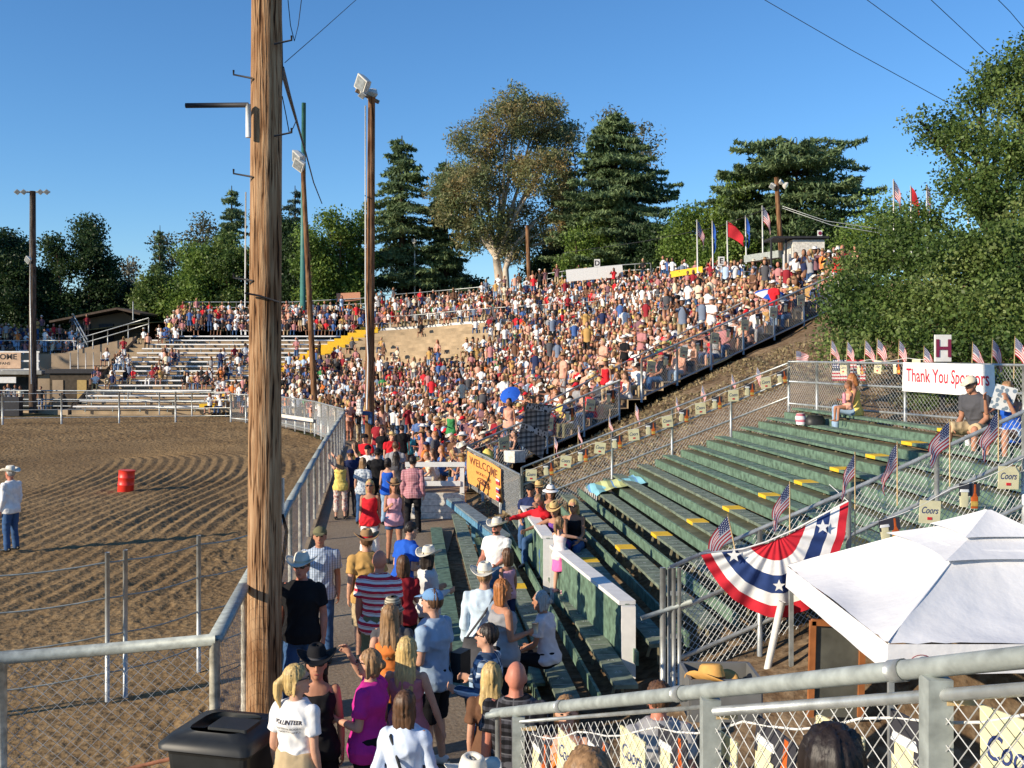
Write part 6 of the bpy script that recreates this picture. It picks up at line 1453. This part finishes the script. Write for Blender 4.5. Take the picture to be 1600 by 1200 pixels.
# beer pennants
def pennants(label,A,B,zo,px_list=None,n=8,size=.29,name='pennant_string',out=None,start=0):
    A=Vector(A)+Vector((0,0,zo)); B=Vector(B)+Vector((0,0,zo)); t=thing(name,A,label,'pennants','beer pennant strings on the fences'); d=(B-A).normalized(); nn=Vector((d.y,-d.x,0)).normalized()
    if nn.y>0: nn=-nn
    if out is not None: nn=Vector(out)
    A=A+nn*.07; B=B+nn*.07
    pts=[A.lerp(B,i/24)-Vector((0,0,.05*abs(math.sin(i/24*math.pi*n/2)))) for i in range(25)]
    MB().tube(pts,.006,5).build('cord',M_white,t,True)
    hd=Vector((d.x,d.y,0)).normalized(); rgt=hd if nn.cross(Zv).dot(hd)<0 else hd
    if rgt.x<0: rgt=-rgt
    for i in range(n):
        f=(i+.5)/n; c=A.lerp(B,f)-Zv*(size*.52+.03); h=size; w=size*.95; a=random.uniform(-.15,.15); ax=(rgt*math.cos(a)+Zv*math.sin(a),nn,Zv*math.cos(a)-rgt*math.sin(a))
        if (i+start)%2==0:
            p=MB().box(c,(w,.008,h),ax).build('pennant',M_cream,t)
            m=MB(); text(m,'Coors',c+nn*.006+ax[2]*h*.08,ax[0],ax[2],width=w*.80,height=h*.30,shear=.35,bold=.01); m.build('lettering',M_letterB,p)
            MB().box(c+nn*.004-ax[2]*h*.28,(w*.22,.010,h*.12),ax).build('red_mark',M_red,p)
        else:
            p=MB().box(c+ax[2]*h*.22,(w,.008,h*.55),ax).build('pennant',mat('dark pennant card',(.04,.04,.05),.5,.1),t)
            m=MB(); q=c-ax[0]*w*.24-ax[2]*h*.16; m.loft([(q-ax[2]*h*.38,ax[0]*w*.20,nn*.006),(q,ax[0]*w*.23,nn*.006),(q+ax[2]*h*.34,ax[0]*w*.25,nn*.006),(q+ax[2]*h*.40,ax[0]*w*.20,nn*.006)],12); pc=m.build('cup_cutout',M_cream,p)
            m=MB(); m.loft([(q+ax[2]*h*.28+nn*.004,ax[0]*w*.245,nn*.006),(q+ax[2]*h*.40+nn*.004,ax[0]*w*.20,nn*.006)],12); m.build('cup_froth',M_cwhite,p)
            m=MB(); q=c+ax[0]*w*.26-ax[2]*h*.20; m.loft([(q-ax[2]*h*.40,ax[0]*w*.17,nn*.006),(q+ax[2]*h*.10,ax[0]*w*.18,nn*.006),(q+ax[2]*h*.30,ax[0]*w*.08,nn*.006),(q+ax[2]*h*.66,ax[0]*w*.07,nn*.006)],12); m.build('bottle_cutout',M_amber,p)
            m=MB(); m.loft([(q-ax[2]*h*.30+nn*.004,ax[0]*w*.176,nn*.006),(q-ax[2]*h*.08+nn*.004,ax[0]*w*.18,nn*.006)],12); m.build('bottle_label',M_gold,p)
    return t
pennants('pennant string along the rail beyond the green benches',SA,SB,1.14,n=16,size=.27)
pennants('short pennant string on the top fence between corner and banner',SB+Vector((.55,-2,.1)),Vector((8.0,19.6,2.95)),1.18,n=5,size=.26)
pennants('pennant string on the lower part of the crowded stand fence',G0,G1,1.02,n=7,size=.36,start=1)
pennants('pennant string on the long climbing fence of the crowded stand',G2,G3,1.12,n=13,size=.36)
pennants('pennants tied to the near fence of the green benches behind the bunting',Vector((4.2,12.1,1.22)),Vector((7.6,12.4,2.6)),.98,n=7,size=.27,start=1)
# bunting
def bunting():
    Y=11.88; t=thing('bunting',Wp(1210,850,Y),'red white and blue pleated fan bunting with stars on the near bench fence','bunting')
    outer=[(1093,865),(1106,888),(1122,912),(1143,934),(1170,951),(1200,962),(1232,962),(1262,950),(1284,925),(1300,893),(1312,852),(1320,815),(1325,783)]
    inner=[(1196,848),(1232,833)]
    def oc(u): x=u*(len(outer)-1); i=min(int(x),len(outer)-2); f=x-i; return (outer[i][0]*(1-f)+outer[i+1][0]*f,outer[i][1]*(1-f)+outer[i+1][1]*f)
    def fn(u,r):
        o=oc(u); i=(inner[0][0]*(1-u)+inner[1][0]*u,inner[0][1]*(1-u)+inner[1][1]*u)
        p=Wp(i[0]*(1-r)+o[0]*r,i[1]*(1-r)+o[1]*r,Y); sag=math.sin(u*math.pi); r=max(r,.12)
        return p+Vector((0,-.06-.014*math.sin(u*math.pi*23+1.5*math.sin(u*9))*(.2+.8*r)-.030*math.sin(u*math.pi*9+1+r)*r,0))
    bands=[(0,.27,'red_band',cmat('bunting red cloth',(.55,.025,.04))),(.27,.46,'white_band',M_ban),(.46,.69,'blue_band',cmat('bunting blue cloth',(.025,.05,.16))),(.69,.85,'white_band',M_ban),(.85,1.0,'red_band',cmat('bunting red cloth',(.55,.025,.04)))]
    for a,b,nm,m in bands: cloth(nm,lambda u,v: fn(u,a+(b-a)*v),150,5,m,t)
    M_st=cmat('star white cloth',(.8,.8,.78))
    for u,r,s in ((.05,.56,.085),(.45,.58,.075),(.62,.60,.065),(.93,.56,.085)):
        c=fn(u,r)+Vector((0,-.06,0)); m=MB(); V=[c+Vector((s*(1 if k%2==0 else .42)*math.sin(k*math.pi/5),0,s*(1 if k%2==0 else .42)*math.cos(k*math.pi/5))) for k in range(10)]
        V2=[v+Vector((0,.004,0)) for v in V]; m.add([c]+V,[(0,k+1,(k+1)%10+1) for k in range(10)]); m.build('star',M_st,t)
    MB().tube([Wp(1093,865,Y-.08),Wp(1160,858,Y-.08),Wp(1196,847,Y-.08),Wp(1240,828,Y-.08),Wp(1325,783,Y-.08)],.010,6).build('cord',M_white,t,True)
    MB().tube([Wp(1325,783,Y-.08),Wp(1296,757,13.5)],.006,4).build('tie_string',M_white,t)
bunting()
tag(MB().tube([Wp(1222,940,11.75),Wp(1216,965,11.75),Wp(1198,1050,11.75),Wp(1196,1085,11.75)],[.042,.042,.040,.02],10).build('white_pole',M_white,None,True),'short leaning white pole below the bunting','pole')
# towel on a bench, quilt on the fence
t=thing('towel',Wp(985,760,24.0),'blue and yellow checked fringed towel spread across a far green bench end','towel')
M_tow=pattern_mat('towel check','plaid',(.25,.55,.62),(.62,.66,.30),(.14,.30,.55),4)
a=XR(23.3,4)
def tw(u,v): y=22.2+1.4*u; x=XR(y,4.0)-.22+1.1*v; z=.25+.222*4+.04+(.222*.9)*v*1.25-.06*abs(math.sin(v*9))*.4-.10*max(0,.10-v)*8; return Vector((x,y,z+.02*math.sin(u*8+v*4)))
cloth('cloth',tw,20,20,M_tow,t)
for i in range(7): p=tw(i/6,0); MB().tube([p,p-Vector((.01,0,.14))],.012,5).build('tassel',M_white,t)
t=thing('quilt',Wp(840,715,29),'black and white patchwork quilt hung over the stand fence','quilt')
qt=pattern_mat('quilt patches','plaid',(.42,.40,.35),(.17,.17,.16),(.03,.03,.03),7)
q0=[Wp(823,628,29.8),Wp(861,632,31),Wp(806,690,29.4),Wp(846,716,30.2)]
q0=[p+Vector((.02,-.35,0)) for p in q0]
qf=lambda u,v:q0[0].lerp(q0[1],u).lerp(q0[2].lerp(q0[3],u),v)+Vector((0,-.05*math.sin(u*8+v*5),0))
cloth('cloth',qf,20,20,qt,t)
for v0 in (.03,.50): cloth('black_border',lambda u,v: qf(u,v0+.12*v)+Vector((0,-.02,0)),20,3,pattern_mat('quilt border','dots',(.55,.54,.5),(.012,.012,.012),None,9),t)
tag(MB().loft([(Wp(804,722,28.6),X*.30,Yv*.2),(Wp(804,704,28.6),X*.30,Yv*.2)],4).build('storage_box',M_whitewear),'pale wicker looking box behind the fence by the welcome banner','box')
tag(MB().loft([(Wp(762,718,28.9),X*.16,Yv*.14),(Wp(762,706,28.9),X*.15,Yv*.12),(Wp(762,701,28.9),X*.06,Yv*.06)],9).build('yellow_bag',cm('yellow'),None,True),'yellow bag behind the welcome banner fence','bag')
zt=.25+.222*12
p=Wp(1512,696,15.9); tag(MB().tube([p,p+Zv*.16],[.035,.045],12).build('paper_cup',M_cwhite,None,True),'white paper cup standing on the bench by the man in grey','cup')
b=Vector((XR(21.6,11),21.6,.25+.222*11+.10)); m=MB(); m.loft([(b-Zv*.10,X*.20,Yv*.13),(b,X*.22,Yv*.15),(b+Zv*.10,X*.16,Yv*.10)],10)
tag(m.build('handbag',M_black,None,True),'black handbag on the bench at the feet of the woman in yellow','bag')
b=b+Vector((-.28,.1,.0)); m=MB(); m.loft([(b-Zv*.10,X*.09,Yv*.10),(b+Zv*.05,X*.12,Yv*.10),(b+Zv*.14,X*.08,Yv*.06)],8)
tag(m.build('shopping_bag',pattern_mat('red white bag','stripe',(.6,.15,.2),(.75,.72,.72),None,8),None,True),'red and white bag left of the black handbag on the bench','bag')
# umbrellas
def umbrella(c,r,label,cols,tilt):
    c=Vector(c); t=thing('umbrella',c-Vector((0,0,1.0)),label,'umbrella'); ax=nrm(tilt); a=ax.orthogonal().normalized(); b=ax.cross(a); n=8
    for k in range(n):
        V=[c+ax*r*.38]; Fq=[]; m=MB(); rows=4; 
        for j in range(1,rows+1):
            f=j/rows
            for i in range(4): th=2*math.pi*(k+i/3)/n; sag=1-.04*math.sin(math.pi*i/3)*f; V.append(c+ax*(r*.38*(1-f**1.8))+(a*math.cos(th)+b*math.sin(th))*r*f*sag)
        for i in range(3): Fq.append((0,1+i,2+i))
        for j in range(rows-1):
            for i in range(3): q=1+j*4+i; Fq.append((q,q+4,q+5,q+1))
        m.add(V,Fq); m.build('canopy_panel',cols[k%len(cols)],t,True)
    MB().tube([c+ax*r*.42,c-ax*.8],.012,6).build('shaft',M_dark,t)
umbrella(Wp(1207,463,36.9),.66,'blue and white panelled umbrella in the upper right crowd',[cm('blue'),M_white],(.15,-.35,1))
umbrella(Wp(797,617,36),.38,'plain blue umbrella in the lower middle crowd',[cm('blue')],(-.35,-.75,.7))
# ================================================================ ARENA BARREL, BIN
t=thing('barrel',Wp(196,768,31.2),'red plastic drum barrel leaning in the furrowed arena dirt','barrel')
b=Wp(196,768,31.2)+Vector((0,0,-.03)); ax=nrm((.07,.0,1)); R_=.235
M_brl=mat('red plastic drum',(.75,.035,.02),.45,.08,5,spec=.5)
m=MB(); sd_=Vector((1,0,-.07)).normalized(); fy=Vector((0,1,0))
st=[]
for h,rr_ in ((0,.95),(.02,1.0),(.22,1.0),(.235,1.05),(.255,1.05),(.27,1.0),(.44,1.0),(.455,1.05),(.475,1.05),(.49,1.0),(.64,1.0),(.66,1.04),(.68,1.04)): st.append((b+ax*h,sd_*R_*rr_,fy*R_*rr_))
m.loft(st,28); m.build('drum',M_brl,t,True)
m=MB(); m.loft([(b+ax*.682,sd_*R_*.92,fy*R_*.92),(b+ax*.687,sd_*R_*.92,fy*R_*.92)],28); m.build('lid',mat('paler red lid',(.80,.10,.06),.5,.1,5),t)  # lid is a slightly paler red than the drum
t=thing('trash_bin',(-2.37,8.50,.02),'large black wheeled rubbish bin with closed lid at the foot of the pole','bin'); b=Vector((-2.37,8.50,.02)); A=Matrix.Rotation(R(-14),3,'Z'); ex=A@X; ey=A@Yv
def rrect(c,w,d,r=.06):
    P=[]
    for sx,sy in((1,1),(-1,1),(-1,-1),(1,-1)):
        for a in range(4): th=math.atan2(sy,sx)-math.pi/4+a*math.pi/6; P.append(c+ex*(sx*(w/2-r)+r*math.cos(th))+ey*(sy*(d/2-r)+r*math.sin(th)))
    return P
def rloft(L):
    m=MB(); n=16
    for c,w,d,r in L: m.V+=[tuple(v) for v in rrect(c,w,d,r)]
    for k in range(len(L)-1): m.link(k*n,(k+1)*n,n)
    m.cap(0,n); m.cap((len(L)-1)*n,n,True); return m
rloft([(b,.56,.50,.05),(b+Zv*.95,.72,.66,.06),(b+Zv*.99,.76,.70,.06),(b+Zv*1.0,.76,.70,.06)]).build('tub',M_black,t)
l=rloft([(b+Zv*1.005,.82,.80,.07),(b+Zv*1.04,.83,.81,.08),(b+Zv*1.09,.72,.68,.12),(b+Zv*1.115,.50,.46,.12)]).build('lid',M_black,t,True)
rloft([(b+Zv*1.10+ex*.10-ey*.05,.36,.26,.02),(b+Zv*1.135+ex*.10-ey*.05,.35,.25,.02)]).build('lid_panel',M_black,l)
MB().tube([b+Zv*1.02-ex*.36+ey*.42,b+Zv*1.02+ex*.36+ey*.42],.02,8).build('handle',M_black,t,True)
for s_ in(-1,1): MB().tube([b+Zv*.12+ey*.27+ex*s_*.26,b+Zv*.12+ey*.27+ex*s_*.32],.12,16).build('wheel',M_black,t)
# ================================================================ TENT
M_tent=mat('white canopy cloth',(.70,.70,.71),.8,.05,2,.012,5)
t=thing('canopy_tent',(4.75,10.1,0),'white pop up canopy tent with tiered top at the lower right','tent'); Cx,Cy=4.70,10.1
def tier(name,a0,z0,a1,z1,sagc,par,m=M_tent):
    for k in range(4):
        c0=[(-1,-1),(1,-1),(1,1),(-1,1)][k]; c1=[(-1,-1),(1,-1),(1,1),(-1,1)][(k+1)%4]
        def fn(u,v):
            a=(a0+(a1-a0)*v)*(1+(.14*(abs(2*u-1)**3)-.05)*(1-v)*(a0<1)); x=c0[0]*(1-u)+c1[0]*u; y=c0[1]*(1-u)+c1[1]*u; mid=4*u*(1-u)
            z=z0+(z1-z0)*v-sagc*mid*math.sin(math.pi*min(v,1))**1*(1)-.02*sagc*10*mid*(1-v)*0
            rip=.010*math.sin(u*38+v*5)*(1-v)*v*(sagc>0.02)+.014*sagc*8*math.sin(v*21+u*6)*v*(1-v)*mid
            e_=min(u,1-u); rip+=(.020*math.sin(v*7+u*70)*math.exp(-9*e_)*(1-v)+.012*math.sin(u*9+v*14+k)*mid*(1-v))*(a0>1)
            return Vector((Cx+x*a,Cy+y*a,z+rip))
        cloth(name,fn,26,16,m,par)
tier('roof_panel',1.56,1.78,.50,2.36,.14,t)
for c0 in ((-1,-1),(1,-1),(1,1),(-1,1)): MB().tube([(Cx+c0[0]*1.56,Cy+c0[1]*1.56,1.782),(Cx+c0[0]*1.0,Cy+c0[1]*1.0,2.088),(Cx+c0[0]*.52,Cy+c0[1]*.52,2.352)],.009,6).build('seam',M_tent,t,True)
tier('vent_panel',.68,2.30,.22,2.49,.02,t)
tier('cap_panel',.38,2.455,.02,2.66,.012,t)
for k in range(4):
    c0=[(-1,-1),(1,-1),(1,1),(-1,1)][k]; c1=[(-1,-1),(1,-1),(1,1),(-1,1)][(k+1)%4]
    cloth('valance',lambda u,v: Vector((Cx+(c0[0]*(1-u)+c1[0]*u)*(1.565+.015*v),Cy+(c0[1]*(1-u)+c1[1]*u)*(1.565+.015*v),1.775-.24*v+.003*math.sin(u*22)*v)),30,4,M_tent,t)
    MB().beam((Cx+c0[0]*1.53,Cy+c0[1]*1.53,0),(Cx+c0[0]*1.53,Cy+c0[1]*1.53,1.74),.045,.045,up=(0,1,0)).build('leg',M_galv,t)
m=MB(); text(m,'QUIK',(3.40,8.50,1.62),X,Zv,width=.15,height=.045,bold=.02); m.build('lettering',mat('maroon print',(.25,.03,.05),.6,0),t)
m=MB(); m.tube([Vector((3.40+.10*math.cos(a),8.50,1.62+.075*math.sin(a))) for a in np.linspace(.3,math.pi-.3,12)],.004,4); m.build('logo_arc',mat('maroon print',(.25,.03,.05),.6,0),t)
# things below the tent
t=thing('framed_mirror',Wp(1310,1100,10.5),'tall window like frame of orange brown wood standing beside the tent','mirror'); s_=10.5/F
for x in (1270,1348): MB().beam(Wp(x,970,10.5),Wp(x-4,1120,10.5),.06,.05,up=(0,1,0)).build('frame_side',mat('varnished orange wood',(.33,.12,.04),.5,.25,8),t)
MB().beam(Wp(1268,972,10.5),Wp(1348,976,10.5),.05,.06).build('frame_top',mat('varnished orange wood',(.33,.12,.04)),t)
MB().beam(Wp(1309,975,10.52),Wp(1305,1120,10.52),.48,.02,up=(0,1,0)).build('glass',mat('dusty dark glass',(.10,.10,.085),.25,.3,4,spec=.6),t)
t=thing('grey_tub',Wp(1125,1090,9),'open grey plastic tub behind the near railing','tub')
b=Wp(1125,1110,9); m=MB(); 
for (dx,dy,w,d) in ((-.30,0,.03,.5),(.30,0,.03,.5),(0,-.25,.6,.03),(0,.25,.6,.03)): m.box(b+Vector((dx,dy,.17)),(w,d,.36))
m.box(b,(.6,.5,.03)); m.build('tub',mat('grey plastic',(.15,.15,.145),.5,.15,5),t)
def lone_hat(c,label,colr,k=1.0):
    c=Vector(c); t=thing('cowboy_hat',c,label,'hat'); ORG[t.name]=Vector((0,0,0)); H0=lambda s,f,u: Vector((s*k,f*k,(u-.06)*k)); 
    done={}
    for nm,me,m,sub in hat_parts(('cowboy',colr),H0,X,Yv,Zv,k): o=add_part(nm,me,m,done.get(sub,t)); done[nm]=o
    t.rotation_euler=(R(-12),R(8),R(35)); return t
lone_hat(Wp(1110,1062,8.9),'tan straw cowboy hat resting on the rim of the grey tub',cmat('tan straw',(.62,.34,.10)),1.25)
# ================================================================ NEAR RAILING
RA=Vector((-.12,7.4,1.60)); RB=Vector((1.95,2.35,3.60))
RL=lambda t: Vector((-.10,7.4,1.60)).lerp(Vector((1.6,3.2,3.25)),t)
t=thing('stair_railing',RL(.085)-Zv*1.1,'near sloping grey pipe railing with square posts and chain link at the bottom right','railing')
MB().tube([RL(-.02),RL(0),RL(.3),RL(.6),RL(.9),RL(1.15)],.036,14).build('top_pipe',M_galvd,t,True)
MB().tube([RL(.62)-Zv*.10,RL(.9)-Zv*.10,RL(1.15)-Zv*.10],.022,12).build('lower_pipe',M_galv,t,True)
MB().tube([RL(.09)-Zv*.075,RL(.6)-Zv*.075],.012,10).build('lower_pipe',M_galv,t,True)
for q in (.085,.61,.92):
    p=RL(q); MB().box(p-Zv*.62,(.085,.085,1.17)).build('post',M_galvd,t)
    MB().box(p-Zv*.11+Vector((.07,-.02,0)),(.10,.05,.02)).build('bracket',M_stick,t)
MB().tube([RL(0)-Zv*.02,RL(0)-Zv*1.1],.022,10).build('end_post',M_galv,t,True); 
MB().tube([RL(0)-Zv*.02-X*.08,RL(.03)-Zv*.0],.024,10).build('end_pipe',M_galvd,t,True)
for q in (.24,.55,.88): m=MB(); c=RL(q); d=(RL(1)-RL(0)).normalized(); m.tube([c-d*.035,c+d*.035],.041,14); m.build('pipe_sleeve',M_galv,t,True)
for a,b in ((.09,.60),(.62,.91),(.93,1.15)):
    m=MB(); wires(m,RL(a)-Zv*1.1,RL(b)-Zv*1.1,0,.99,.092,.0023,4); m.build('wire_mesh',M_wire,t)
pennants('large pennant string hung behind the near chain link railing',RL(.08)+Vector((.14,.06,-.16)),RL(1.12)+Vector((.14,.06,-.16)),0,n=11,size=.30,out=(.93,.37,0) and (-.93,-.37,0),start=1)
m=MB(); c=RL(.70)+Vector((.25,.1,-.42)); m.tube([c+Vector((-.03,0,.10)),c+Vector((0,0,.03)),c+Vector((.03,0,-.08)),c+Vector((.03,0,-.18))],[.015,.03,.032,.02],10,sphere=True)
tag(m.build('foam_finger',mat('yellow fuzzy foam',(.72,.50,.03),.9,.2,30,.01,60),None,True),'yellow fuzzy roll hanging behind the near chain link','toy')
